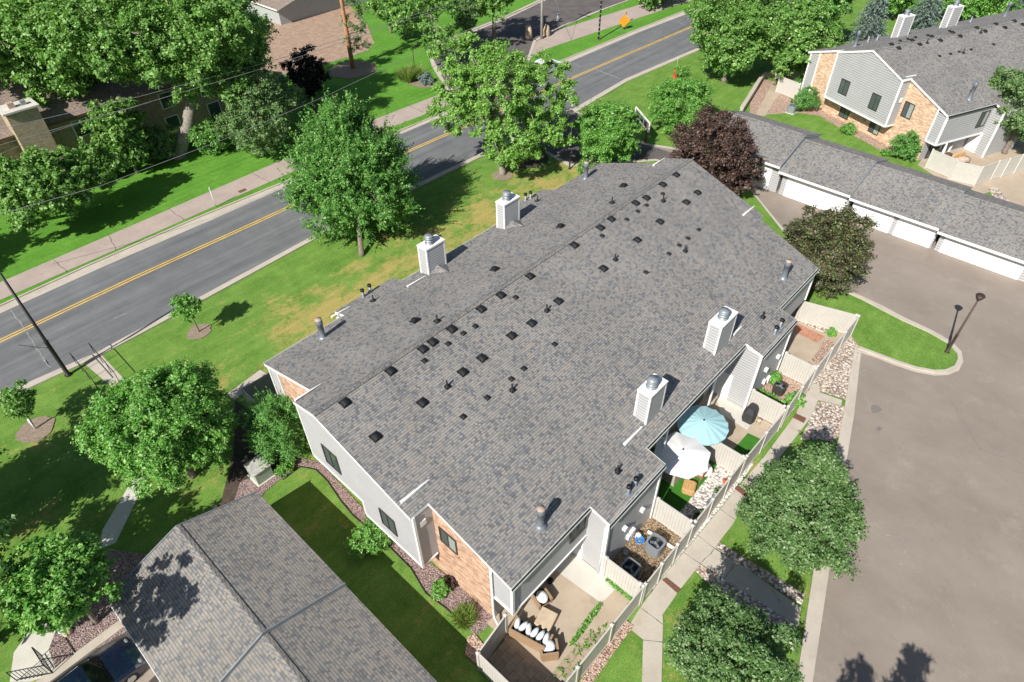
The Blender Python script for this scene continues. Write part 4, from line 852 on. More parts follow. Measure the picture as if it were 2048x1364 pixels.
CW = thing('retaining_wall', 'concrete-capped block wall beside the sunken drive at lower left', 'wall', (-8, 22.9, 0))
mb = M(); mb.box(-24, -2.0, 22.72, 23.05, -1.3, -.02); mb.build('blocks', 'block_wall', CW); mb = M(); mb.box(-24, -2.0, 22.66, 23.12, -.02, .12); mb.build('coping', 'concrete', CW)
# ------------------------------------------------------------------ small things
GAC = 'air conditioner units beside the townhouse'
def ac_unit(label, p, s=.42, h=.85, body='metal_grey', top='pole_black', rot=0):
    t_ = thing('air_conditioner', label, 'air conditioner', (p.x, p.y, 0), rot, GAC)
    mb = M()
    def rr(z, k=1.0): return [(p.x+k*s*math.copysign(abs(math.cos(a_))**.45, math.cos(a_)), p.y+k*s*math.copysign(abs(math.sin(a_))**.45, math.sin(a_)), z) for a_ in [2*math.pi*i/32+.1 for i in range(32)]]
    A, B_ = rr(.05), rr(h)
    for i in range(32): j = (i+1) % 32; k = .97 if i % 2 else 1; mb.face([A[i], A[j], B_[j], B_[i]])
    C_ = rr(h, .78)
    for i in range(32): j = (i+1) % 32; mb.face([B_[i], B_[j], C_[j], C_[i]])
    D_ = rr(h-.18, .76)
    for i in range(32): j = (i+1) % 32; mb.face([C_[i], C_[j], D_[j], D_[i]])
    c = mb.build('cabinet', body, t_)
    mb = M(); mb.face(rr(h-.18, .77)); mb.build('fan_well', top, t_)
    mb = M(); mb.lathe((p.x, p.y, h-.15), [(.09, 0), (.09, .1), (.0, .12)], 12)
    for k in range(3):
        a_ = k*2.09; mb.bar((p.x, p.y, h-.1), (p.x+.28*math.cos(a_), p.y+.28*math.sin(a_), h-.12), .14, .012)
    mb.build('fan', 'metal_grey', t_)
    mb = M()
    for k in range(2, 8):
        r_ = s*.1*k; mb.tube([(p.x+r_*math.cos(a_*.5236), p.y+r_*math.sin(a_*.5236), h+.01) for a_ in range(13)], .005, 4, cap=False)
    mb.build('grille', 'blade_dark', t_)
    mb = M(); mb.box(p.x-s*1.15, p.x+s*1.15, p.y-s*1.15, p.y+s*1.15, .0, .05); mb.build('pad', 'concrete_pale', t_)
ac_unit('pale grey air conditioner in the sunny half of the gravel nook', G(1308, 1100), .42, .8, 'metal_grey')
ac_unit('bluish air conditioner in the shaded half of the gravel nook', G(1258, 1148), .42, .72, 'metal_grey')
ac_unit('dark grey air conditioner among the leafy green plants', G(1556, 785), .36, .7, 'window_frame')
ac_unit('pale air conditioner beside the round junipers at the far townhouse', Vector((*G(1582, 225)[:2], 0)), .4, .8, 'metal_grey')
def umbrella(label, c, r, n, z, mat, lean=0, scallop=0, rise=.45):
    t_ = thing('patio_umbrella', label, 'umbrella', (c.x, c.y, 0), 0, 'open patio umbrellas')
    mb = M(); apex = (c.x, c.y, z+rise)
    rim = []; sub = 4; N_ = n*sub
    base = len(mb.v); rings = 6
    for k in range(rings+1):
        f = k/rings
        for j in range(N_):
            a_ = 2*math.pi*j/N_; sag = math.sin(math.pi*((j % sub)/sub)) if sub else 0
            rr_ = r*f*(1-(.10 if n < 10 else .03)*sag*f); zz = z+rise*(1-f**1.25)-.05*sag*f
            mb.v.append((c.x+rr_*math.cos(a_), c.y+rr_*math.sin(a_), zz))
    for k in range(rings):
        for j in range(N_):
            j2 = (j+1) % N_; a_ = base+k*N_; mb.f.append((a_+j, a_+j2, a_+N_+j2, a_+N_+j)); mb.mi.append(0); mb.sm.append(True); mb.uv.append(None)
    k = rings
    for j in range(N_):
        j2 = (j+1) % N_; a_ = base+k*N_; p0, p1 = mb.v[a_+j], mb.v[a_+j2]; mb.face([p0, p1, (p1[0], p1[1], p1[2]-.1), (p0[0], p0[1], p0[2]-.1)])
    cn = mb.build('canopy', mat, t_)
    mb = M()
    for j in range(n):
        a_ = 2*math.pi*j/n; mb.bar((c.x+.1*math.cos(a_), c.y+.1*math.sin(a_), z+rise-.05), (c.x+r*.97*math.cos(a_), c.y+r*.97*math.sin(a_), z-.03), .02, .02)
    child(mb, 'rib', 'metal_grey', cn)
    mb = M(); mb.tube([(c.x, c.y, .05), (c.x, c.y, z+rise+.02)], .024, 8); mb.build('pole', 'window_frame', t_)
    mb = M(); mb.lathe((c.x, c.y, z+rise-.01), [(.05, 0), (.05, .04), (.02, .08)], 10); mb.build('finial', 'cap_black', t_)
    mb = M(); mb.lathe((c.x, c.y, 0), [(.27, 0), (.27, .05), (.06, .1), (.05, .3)], 14); mb.build('base', 'metal_grey', t_)
umbrella('round light blue umbrella with many ribs on the patio', G(1408, 840, 2.5), 1.42, 16, 2.15, 'umbrella_blue', rise=.35)
umbrella('large white octagonal umbrella over the turf patio', G(1366, 900, 2.5), 1.55, 8, 2.15, 'umbrella_white', rise=.4)
def rbox(mb, c, sx, sy, z0, z1, rot=0, bev=.06, mi=0):
    ca, sa = math.cos(rot), math.sin(rot)
    def o(k): return [(c[0]+(x*ca-y*sa), c[1]+(x*sa+y*ca)) for x, y in ((sx-k, sy), (sx, sy-k), (sx, -sy+k), (sx-k, -sy), (-sx+k, -sy), (-sx, -sy+k), (-sx, sy-k), (-sx+k, sy))]
    A = o(bev); B_ = [(c[0]+(p[0]-c[0])*(1-bev/max(sx, sy)), c[1]+(p[1]-c[1])*(1-bev/max(sx, sy))) for p in A]
    mb.prism(A[::-1], z0, z1-bev*.6, mi); mb.prism(A[::-1], z1-bev*.6, z1, mi, top=B_[::-1])
t_ = thing('ottoman', 'square patterned brown ottoman on the artificial turf', 'ottoman', (*G(1378, 985)[:2], 0)); mb = M(); c = G(1378, 975, .2); rbox(mb, c, .42, .34, .02, .42, .35, .1); mb.build('cushion', 'ottoman', t_); mb = M(); rbox(mb, c, .40, .32, .0, .02, .35, .05); mb.build('foot', 'wood_brown', t_)
t_ = thing('covered_furniture', 'tapered grey-green cover on furniture under the white umbrella', 'furniture cover', (*G(1350, 955)[:2], 0)); mb = M(); c = G(1345, 945, .5); q = [(c.x+x, c.y+y) for x, y in ((-.5, -.45), (.5, -.45), (.55, .4), (-.45, .45))]; mb.prism(q, 0, .95, 0, top=[(c.x+(x-c.x)*.78, c.y+(y-c.y)*.78) for x, y in q]); mb.build('cover', 'cover_grey', t_)
t_ = thing('covered_grill', 'black-covered grill beside the blue umbrella', 'grill', (*G(1500, 842)[:2], 0)); c = G(1497, 838); mb = M(); rr_ = lambda k, z: [(c.x+k*x, c.y+k*y) for x, y in ((-.45, -.32), (-.1, -.4), (.42, -.3), (.5, .05), (.4, .33), (-.2, .38), (-.48, .2))]
A = rr_(1, 0); mb.prism(A, 0, .8, 0, top=rr_(.93, .8)); mb.prism(rr_(.93, 0), .8, 1.12, 0, top=rr_(.6, 1)); mb.build('cover', 'cover_black', t_); mb = M(); mb.tube([(c.x-.35, c.y-.2, .0), (c.x-.35, c.y-.2, .12)], .07, 10); mb.build('wheel', 'rubber', t_)
def pot(name, label, px, py, r, h, mat, group=None, plant=None, n=0):
    p = G(px, py); t_ = thing(name, label, 'pot' if 'pot' in name else 'planter', (p.x, p.y, 0), 0, group)
    mb = M(); mb.lathe((p.x, p.y, 0), [(r*.7, 0), (r, h), (r*1.05, h), (r*1.05, h-.03), (r*.85, h-.04), (.01, h-.05)], 14); mb.build('pot', mat, t_)
    if plant: foliage_mesh('plant', plant, t_, Vector((p.x, p.y, h+r*.5)), (r*1.5, r*1.5, r*1.1), n or 260, .07, 5, seed=int(px))
t_ = thing('stool', 'round pale stool by the covered grill', 'stool', (*G(1513, 850)[:2], 0)); c = G(1516, 848); mb = M(); mb.lathe((c.x, c.y, .35), [(.15, 0), (.16, .04), (.02, .05)], 14); mb.build('seat', 'cover_tan', t_)
mb = M()
for k in range(3): mb.tube([(c.x+.1*math.cos(k*2.1), c.y+.1*math.sin(k*2.1), .35), (c.x+.15*math.cos(k*2.1), c.y+.15*math.sin(k*2.1), 0)], .015, 6)
mb.build('leg', 'window_frame', t_)
# woven lounge furniture on the near patio
def seat(name, label, c, L, D, rot, ncush, cat):
    t_ = thing(name, label, cat, (c.x, c.y, 0), rot); ca, sa = math.cos(rot), math.sin(rot)
    def Lc(x, y): return (c.x+x*ca-y*sa, c.y+x*sa+y*ca)
    def bx(mb, x0, x1, y0, y1, z0, z1): mb.prism([Lc(x0, y0), Lc(x1, y0), Lc(x1, y1), Lc(x0, y1)], z0, z1)
    h = L/2
    mb = M(); bx(mb, -h, h, -D/2, D/2, .25, .36); mb.build('seat_frame', 'wicker', t_)
    mb = M(); bx(mb, -h-.02, h+.02, -D/2-.06, -D/2+.02, .1, .80); mb.build('backrest', 'wicker', t_)
    for s_ in (-1, 1):
        mb = M(); x_ = s_*(h+.03); bx(mb, x_-.05, x_+.05, -D/2+.02, D/2, .25, .60); mb.build('armrest', 'wicker', t_)
        for y_ in (-D/2+.03, D/2-.06): mb = M(); bx(mb, x_-.035, x_+.035, y_-.03, y_+.03, 0, .25); mb.build('leg', 'wicker', t_)
    mb = M(); bx(mb, -h+.04, h-.04, -D/2+.1, D/2-.02, .36, .42); mb.build('seat_pad', 'cap_black', t_)
    for k in range(ncush):
        x_ = -h+L*(k+.5)/ncush; rn = random.Random(k); p = Lc(x_, .05)
        mb = M(); mb.blob((0, 0, 0), (L/ncush*.44, D*.44, .15), k, 0, 12, 8, .04)
        a_ = rot+rn.uniform(-.35, .35) if ncush > 1 else rot; cc, ss = math.cos(a_), math.sin(a_)
        mb.v = [(p[0]+x*cc-y*ss, p[1]+x*ss+y*cc, .56+z) for x, y, z in mb.v]; mb.build('cushion', 'cushion_white', t_)
    return t_
seat('sofa', 'woven sofa loaded with six white cushions on the shaded pavers', G(1062, 1268, .4), 1.75, .75, math.radians(-90+14), 6, 'sofa')
seat('armchair', 'woven armchair with one white cushion beside the loaded sofa', G(1098, 1298, .4), .68, .68, math.radians(-40), 1, 'chair')
seat('armchair', 'woven armchair with a folded white pad below the upper siding wall', G(1083, 1195, .4), .62, .75, math.radians(165), 1, 'chair')
t_ = thing('covered_table', 'square tan table cover in the middle of the near patio', 'table', (*G(1090, 1245)[:2], 0)); mb = M(); c = G(1092, 1236, .45); rbox(mb, c, .46, .40, .0, .42, .25, .03); mb.build('cover', 'cover_tan', t_)
mb = M(); p = G(1100, 1165); mb.lathe((p.x, p.y, 0), [(.12, 0), (.16, .22), (.15, .25)], 12); tagd(mb.build('bucket', 'cap_black'), 'small dark bucket against the wall behind the armchair', 'bucket')
def boxthing(name, label, cat, p, sx, sy, h, mat, rot=0, group=None, bev=.03, z0=0):
    mb = M(); rbox(mb, p, sx, sy, z0, z0+h, rot, bev); o = mb.build(name, mat); return tagd(o, label, cat, group)
boxthing('door_mat', 'dark mat at the white door of the near patio', 'mat', G(1147, 1118), .45, .3, .03, 'sign_brown', 0, bev=.01)
boxthing('door_mat', 'light brown mat at the door behind the blue umbrella', 'mat', G(1437, 803), .4, .28, .03, 'wood_brown', .1, bev=.01)
boxthing('paving_stone', 'reddish octagonal stone in the shade next to the air conditioners', 'paving stone', G(1265, 1103), .2, .17, .06, 'terracotta', .5)
boxthing('storage_bin', 'small pale grey bin in the shaded gravel nook', 'bin', G(1251, 1108), .15, .12, .2, 'metal_grey', .3)
boxthing('air_vent_grate', 'square dark grate in the shaded white stones', 'grate', G(1362, 1040), .14, .14, .03, 'cap_black', bev=.01)
t_ = thing('side_table', 'slatted pale side table in the blue umbrella shade', 'table', (*G(1430, 895)[:2], 0)); c = G(1429, 893, .3); 
for k in range(5): mb = M(); mb.box(c.x-.22, c.x+.22, c.y-.2+k*.085, c.y-.14+k*.085, .42, .45); mb.build('slat', 'cushion_white', t_)
for sx_ in (-.18, .18):
    for sy_ in (-.16, .16): mb = M(); mb.box(c.x+sx_-.02, c.x+sx_+.02, c.y+sy_-.02, c.y+sy_+.02, 0, .42); mb.build('leg', 'metal_grey', t_)
c = G(1405, 940, .4); t_ = thing('side_table', 'round white table half hidden below the white umbrella', 'table', (c.x, c.y, 0)); mb = M(); mb.lathe((c.x, c.y, .5), [(.5, 0), (.52, .03), (.5, .05)], 24); mb.build('table_top', 'plastic_white', t_); mb = M(); mb.tube([(c.x, c.y, 0), (c.x, c.y, .5)], .05, 8); mb.build('leg', 'window_frame', t_)
c = G(1397, 947, .4); t_ = thing('folding_chair', 'brown wooden chair tucked against the round white table', 'chair', (c.x, c.y, 0)); mb = M(); mb.box(c.x-.25, c.x+.2, c.y-.3, c.y+.1, .4, .45); mb.build('seat', 'wood_brown', t_); mb = M(); mb.box(c.x-.25, c.x+.2, c.y-.36, c.y-.31, .4, .9); mb.build('backrest', 'wood_brown', t_)
for sx_ in (-.22, .17):
    for sy_ in (-.28, .08): mb = M(); mb.box(c.x+sx_-.02, c.x+sx_+.02, c.y+sy_-.02, c.y+sy_+.02, 0, .4); mb.build('leg', 'wood_brown', t_)
t_ = thing('hose_reel', 'bright blue coiled hose on a stand in the gravel nook', 'hose', (*G(1277, 1092)[:2], 0)); c = G(1278, 1088)
mb = M(); 
for k in range(4): mb.tube([(c.x+(.12+k*.035)*math.cos(a_*.5236), c.y+(.12+k*.035)*math.sin(a_*.5236), .35+.02*k) for a_ in range(13)], .02, 6, cap=False)
mb.build('hose', 'blue_hose', t_); mb = M(); mb.lathe((c.x, c.y, 0), [(.12, 0), (.12, .34), (.02, .35)], 10); mb.build('stand', 'metal_grey', t_)
boxthing('pot_stack', 'stack of pale pots against the wall in the gravel nook', 'pots', G(1275, 1078), .14, .14, .5, 'plastic_white', .4, bev=.1)
mb = M(); mb.bar(G(1295, 1066)+Vector((0, 0, .15)), G(1350, 1102)+Vector((0, 0, .15)), .1, .15); tagd(mb.build('downspout_extension', 'trim_white'), 'white downspout extension lying along the fence of the gravel nook', 'pipe')
# transformer box
c = G(519, 955); t_ = thing('utility_box', 'pale green utility cabinet with a dirty lid on a pad near the gable', 'utility box', (c.x, c.y, 0)); c = G(520, 943, .4)
mb = M(); mb.box(c.x-.48, c.x+.48, c.y-.52, c.y+.52, .08, .95); mb.build('cabinet', 'box_green', t_); mb = M(); mb.box(c.x-.52, c.x+.52, c.y-.57, c.y+.57, .95, 1.02); mb.build('lid', 'rock_grey', t_); mb = M(); mb.box(c.x-.56, c.x+.56, c.y-.6, c.y+.6, 0, .08); mb.build('pad', 'concrete_pale', t_)
mb = M(); mb.box(c.x+.481, c.x+.5, c.y-.05, c.y+.05, .4, .55); mb.build('latch', 'metal_grey', t_)
c = G(500, 930); mb = M(); mb.lathe((c.x, c.y, 0), [(.07, 0), (.07, .7), (.085, .72), (.085, .8), (0, .82)], 10); tagd(mb.build('vent_post', 'metal_grey'), 'short pale pipe post next to the utility cabinet', 'post')
c = G(445, 965)
# lamps and poles
def lamp(label, base, h, mat='pole_black', kind='shoe', ang=0, r=.07, group='lamp posts'):
    t_ = thing('lamp_post', label, 'street lamp', (base.x, base.y, 0), 0, group)
    mb = M(); mb.lathe((base.x, base.y, 0), [(r*2.2, 0), (r*2.2, .08), (r*1.3, .12), (r*1.25, h*.35), (r*1.35, h*.355), (r*1.35, h*.365), (r, h*.37), (r*.7, h)], 12); mb.build('pole', mat, t_)
    ca, sa = math.cos(ang), math.sin(ang)
    mb = M()
    if kind == 'shoe':
        mb.bar((base.x, base.y, h-.05), (base.x+ca*.5, base.y+sa*.5, h), .06, .06); cc = (base.x+ca*.75, base.y+sa*.75); mb.prism([(cc[0]+dx*.3*ca-dy*.2*sa, cc[1]+dx*.3*sa+dy*.2*ca) for dx, dy in ((-1, -1), (1, -1), (1, 1), (-1, 1))], h-.05, h+.1)
        mb.build('lamp_head', mat, t_); mb = M(); mb.prism([(cc[0]+dx*.22*ca-dy*.14*sa, cc[1]+dx*.22*sa+dy*.14*ca) for dx, dy in ((-1, -1), (1, -1), (1, 1), (-1, 1))], h-.07, h-.051); mb.build('lens', 'plastic_white', t_)
    else:
        mb.lathe((base.x, base.y, h-.02), [(.07, 0), (.2, .18), (.25, .30)], 12); mb.lathe((base.x, base.y, h+.34), [(.28, 0), (.22, .08), (.03, .12)], 12); mb.build('lamp_head', mat, t_)
        mb = M(); mb.lathe((base.x, base.y, h+.28), [(.2, 0), (.2, .06), (.05, .07)], 12); mb.build('lens', 'plastic_white', t_)
def lamp_at(label, bx, by, tx, ty, **k):
    b = G(bx, by); zs = [i*.02 for i in range(50, 700)]; h = min(zs, key=lambda z: (proj((b.x, b.y, z))[0]-tx)**2+(proj((b.x, b.y, z))[1]-ty)**2); lamp(label, b, h, **k)
lamp_at('tall black street lamp beside the road and railed path at left', 137, 750, 0, 547, ang=2.4, r=.1)
lamp_at('brown lamp post with a lantern head on the grass island', 1893, 705, 1955, 600, mat='pole_brown', kind='lantern', r=.07)
lamp_at('slim black lamp post behind the ornamental grasses', 831, 152, 825, 95, ang=0, r=.06)
lamp_at('thin black lamp post at the entrance drive near the boulder', 1139, 338, 1143, 250, ang=.6, r=.06)
c = G(1197, 80); t_ = thing('sign_pole', 'black banded pole on the verge by the orange sign', 'pole', (c.x, c.y, 0), 0); mb = M(); mb.tube([(c.x, c.y, 0), (c.x, c.y, 9)], .11, 10); mb.build('pole', 'pole_black', t_)
for k in range(9): mb = M(); mb.lathe((c.x, c.y, .5+k*.55), [(.112, 0), (.12, .02), (.12, .1), (.112, .12)], 10); mb.build('band', 'metal_grey', t_)
mb = M(); mb.lathe((c.x, c.y, 0), [(.22, 0), (.22, .1), (.11, .12)], 10); mb.build('base', 'rust', t_)
c = G(1083, 78); UPB = c; t_ = thing('utility_pole', 'weathered grey utility pole standing by the path and stump', 'utility pole', (c.x, c.y, 0)); mb = M(); mb.tube([(c.x, c.y, 0), (c.x, c.y, 12)], [.19, .13], 10); mb.build('pole', 'pole_wood', t_)
mb = M(); mb.bar((c.x, c.y-1.2, 10.2), (c.x, c.y+1.2, 10.2), .12, .12); mb.build('crossarm', 'pole_wood', t_)
mb = M(); e = G(1142, 80); mb.tube([(c.x, c.y, 8.5), (e.x, e.y, .1)], .02, 5); mb.build('guy_wire', 'wire', t_)
def wire(label, pts):
    P_ = []
    for i in range(len(pts)-1):
        for k in range(8):
            f = k/8; q = pts[i].lerp(pts[i+1], f); P_.append(q)
    P_.append(pts[-1]); mb = M(); mb.tube(P_, .02, 5); tagd(mb.build('power_line', 'wire'), label, 'power line', 'overhead power lines')
e1 = Vector((UPB.x, UPB.y, 10.3)); zz = 8.6
wire('upper overhead line crossing the big tree', [G(-220, 308, zz), G(0, 258, zz), G(275, 194, zz-.2), G(548, 121, zz-.1), G(728, 63, zz+.3), G(905, 4, zz+.9)])
wire('second overhead line just below the upper one', [G(-220, 342, zz), G(0, 290, zz), G(275, 211, zz-.2), G(552, 129, zz-.1), G(735, 68, zz+.3), G(920, 4, zz+.9)])
wire('overhead line crossing the shaded lawn in front of the brick block', [G(-220, 480, 6.6), G(0, 428, 6.6), G(200, 372, 6.6), G(341, 319, 6.6), G(450, 278, 6.6), G(650, 193, 6.8), G(770, 136, 7.2), G(920, 66, 8.0), G(1078, 6, 9)])
wire('faint overhead line between the paired lines and the lawn line', [G(-220, 345, 7.6), G(0, 308, 7.6), G(110, 262, 7.6), G(190, 236, 7.6), G(300, 205, 7.6)])
# sign posts, hydrant, boards
c = G(432, 414); t_ = thing('marker_post', 'thin white marker post on the verge at left', 'post', (c.x, c.y, 0)); mb = M(); b2_ = G(412, 358, 1.9); mb.tube([(c.x, c.y, 0), (c.x, c.y, 1.9)], .03, 6); mb.build('post', 'plastic_white', t_); mb = M(); mb.box(c.x-.05, c.x+.05, c.y-.02, c.y+.02, 1.6, 1.95); mb.build('plate', 'plastic_white', t_)
c = G(1247, 60); t_ = thing('road_sign', 'orange diamond road work sign on a folding stand on the verge', 'sign', (c.x, c.y, 0)); q = Vector((c.x, c.y, 1.15)); t2 = Vector((.93, .0, 0)).normalized()
tt = Vector((math.cos(math.radians(-50)), math.sin(math.radians(-50)), 0)); upv = Vector((0, 0, 1))
mb = M(); nn = Vector((-.55, -.7, .15)).normalized(); tt = Vector((.78, -.62, 0)).normalized(); 
def dia(k, off): return [q+upv*k*1.0+nn*off, q-tt*k+nn*off, q-upv*k+nn*off, q+tt*k+nn*off]
A, B_ = dia(.85, 0), dia(.85, -.03); mb.face(A); mb.face(B_[::-1])
for i in range(4): j = (i+1) % 4; mb.face([A[i], A[j], B_[j], B_[i]])
mb.build('panel', 'orange_sign', t_)
mb = M()
for i in range(4): j = (i+1) % 4; a_, b_ = dia(.78, .008)[i], dia(.78, .008)[j]; mb.bar(a_, b_, .03, .006)
mb.build('border', 'cap_black', t_)
for r_, txt in enumerate(('ROAD', 'WORK', 'AHEAD')):
    cu = bpy.data.curves.new('lettering', 'FONT'); cu.body = txt; cu.size = .34; cu.align_x = 'CENTER'; cu.extrude = .004
    to = bpy.data.objects.new('lettering', cu); COL.objects.link(to); mt_ = Matrix((tt, upv-nn*nn.dot(upv), nn)).transposed().to_4x4(); mt_.translation = q+nn*.012+upv*(.24-.33*r_)
    dg = None; bpy.context.view_layer.update(); me = bpy.data.meshes.new_from_object(to); bpy.data.objects.remove(to)
    lo = bpy.data.objects.new('lettering', me); COL.objects.link(lo); me.materials.append(MT['cap_black']); lo.parent = t_; lo.matrix_local = XF[t_.name] @ mt_
for s_ in (-1, 1):
    mb = M(); mb.bar(q-upv*.7, Vector((c.x+tt.x*.7*s_, c.y+tt.y*.7*s_, .02)), .04, .04); mb.build('leg', 'metal_grey', t_)
for s_ in (-1, 1):
    mb = M(); fp = q+upv*.85+tt*s_*.15; mb.box(fp.x-.15, fp.x+.15, fp.y-.01, fp.y+.01, fp.z, fp.z+.3)
    if s_ > 0: mb.build('flag', 'orange_sign', t_)
c = G(1349, 155); t_ = thing('fire_hydrant', 'red fire hydrant on the grass strip across from the orange sign', 'hydrant', (c.x, c.y, 0)); s_ = 1.25
mb = M(); mb.lathe((c.x, c.y, 0), [(.18*s_, 0), (.18*s_, .06), (.12*s_, .07), (.12*s_, .5*s_), (.16*s_, .52*s_), (.16*s_, .57*s_), (.12*s_, .62*s_), (.04*s_, .72*s_), (.03*s_, .78*s_)], 12); mb.build('barrel', 'hydrant_red', t_)
mb = M(); mb.tube([(c.x-.24, c.y, .42*s_), (c.x+.24, c.y, .42*s_)], .065, 8); mb.build('outlet', 'hydrant_red', t_); mb = M(); mb.tube([(c.x, c.y, .4), (c.x, c.y-.24, .4)], .08, 8); mb.build('pumper_outlet', 'hydrant_red', t_); mb = M(); mb.tube([(c.x+.1, c.y, .7), (c.x+.12, c.y, 2.3)], .012, 4); mb.build('flag_rod', 'plastic_white', t_)
c0_, c1_ = G(1280, 262), G(1296, 275); t_ = thing('notice_board', 'white-framed sign board on brown posts near the entrance drive', 'sign', (c1_.x, c1_.y, 0))
A = G(1272, 214, 2.2); B_ = G(1300, 247, 2.2)
for p in (A.lerp(B_, .12), A.lerp(B_, .88)): mb = M(); mb.box(p.x-.08, p.x+.08, p.y-.08, p.y+.08, 0, 2.1); mb.build('post', 'sign_brown', t_)
mb = M(); d = (B_-A).normalized(); sd = Vector((-d.y, d.x, 0)); 
for a_, b_ in ((A, B_), (A-Vector((0, 0, .9)), B_-Vector((0, 0, .9)))): mb.bar(a_, b_, .1, .12)
for a_ in (A, B_): mb.bar(a_, a_-Vector((0, 0, .9)), .1, .1)
mb.build('frame', 'trim_white', t_); mb = M(); mb.prism([(A+sd*.02)[:2], (B_+sd*.02)[:2], (B_-sd*.02)[:2], (A-sd*.02)[:2]], 1.3, 2.15); mb.build('panel', 'metal_grey', t_)
mb = M()
for k in range(3): a_ = A.lerp(B_, .12+.27*k); b_ = A.lerp(B_, .3+.27*k); mb.bar(a_-Vector((0, 0, .45))-sd*.035, b_-Vector((0, 0, .45))-sd*.035, .02, .5)
mb.build('window_slot', 'cap_black', t_)
c = G(1115, 42); t_ = thing('cable_pedestal', 'small white cable box on the dark side drive verge', 'utility box', (c.x, c.y, 0)); mb = M(); mb.box(c.x-.14, c.x+.14, c.y-.14, c.y+.14, 0, .8); mb.build('body', 'plastic_white', t_); mb = M(); mb.box(c.x-.17, c.x+.17, c.y-.17, c.y+.17, .8, 1.0); mb.build('cap', 'metal_grey', t_)
c = G(1057, 78); t_ = thing('tree_stump', 'tall pale tree stump next to the utility pole', 'stump', (c.x, c.y, 0)); mb = M(); mb.tube([(c.x, c.y, 0), (c.x+.05, c.y, .8), (c.x-.05, c.y, 1.7)], [.55, .45, .4], 12); mb.build('trunk', 'rock_tan', t_)
c = G(1093, 72); t_ = thing('boulder', 'upright tan boulder on the far side of the utility pole', 'boulder', (c.x, c.y, 0)); mb = M(); mb.blob((c.x, c.y, .55), (.45, .5, .9), 3, 0, 10, 7, .15); mb.build('rock', 'rock_tan', t_)
def boulder(label, px, py, r, mat='rock_grey', s=1, sq=.6):
    c = G(px, py); mb = M(); mb.blob((c.x, c.y, r*sq*.5), (r, r*.85, r*sq), s, 0, 10, 7, .13); o = mb.build('boulder', mat); tagd(o, label, 'boulder', 'landscape boulders')
boulder('pale boulder in the dark mulch bed below the locust tree', 1064, 306, .62, 'rock_grey', 4); boulder('white rounded stone at the edge of the mauve rock bed', 127, 1262, .22, 'plastic_white', 5, .8); boulder('brown stone beside the white one near the lower left walk', 137, 1267, .22, 'rock_tan', 6, .8)
boulder('pale stone at the eave corner of the lower left garage', 430, 1015, .14, 'rock_grey', 8)
# railings
def rail(label, pts, h=.95, bal=True, n=9):
    t_ = thing('handrail', label, 'railing', pts[0], 0, 'black metal railings'); mb = M(); Z = Vector((0, 0, h))
    mb.tube([p+Z for p in pts], .025, 6); mb.build('rail', 'pole_black', t_)
    for a_, b_ in zip(pts, pts[1:]):
        k = n if bal else 3
        for j in range(k+1):
            p = a_.lerp(b_, j/k); mb = M(); mb.tube([p, p+Z], .014 if bal and 0 < j < k else .022, 5); mb.build('baluster', 'pole_black', t_)
    if bal: mb = M(); mb.tube([p+Vector((0, 0, .12)) for p in pts], .018, 6); mb.build('bottom_rail', 'pole_black', t_)
rail('black handrail on the left of the road path', [G(153, 727), G(195, 776)], bal=False); rail('black handrail on the right of the road path', [G(190, 707), G(240, 765)], bal=False)
rail('black railing above the sunken drive at the lower left steps', [Vector((*G(35, 1362)[:2], 0)), Vector((*G(108, 1348)[:2], 0))]); rail('short black railing running up beside the lower left steps', [Vector((*G(108, 1348)[:2], 0)), Vector((*G(85, 1312)[:2], 0))], n=6)
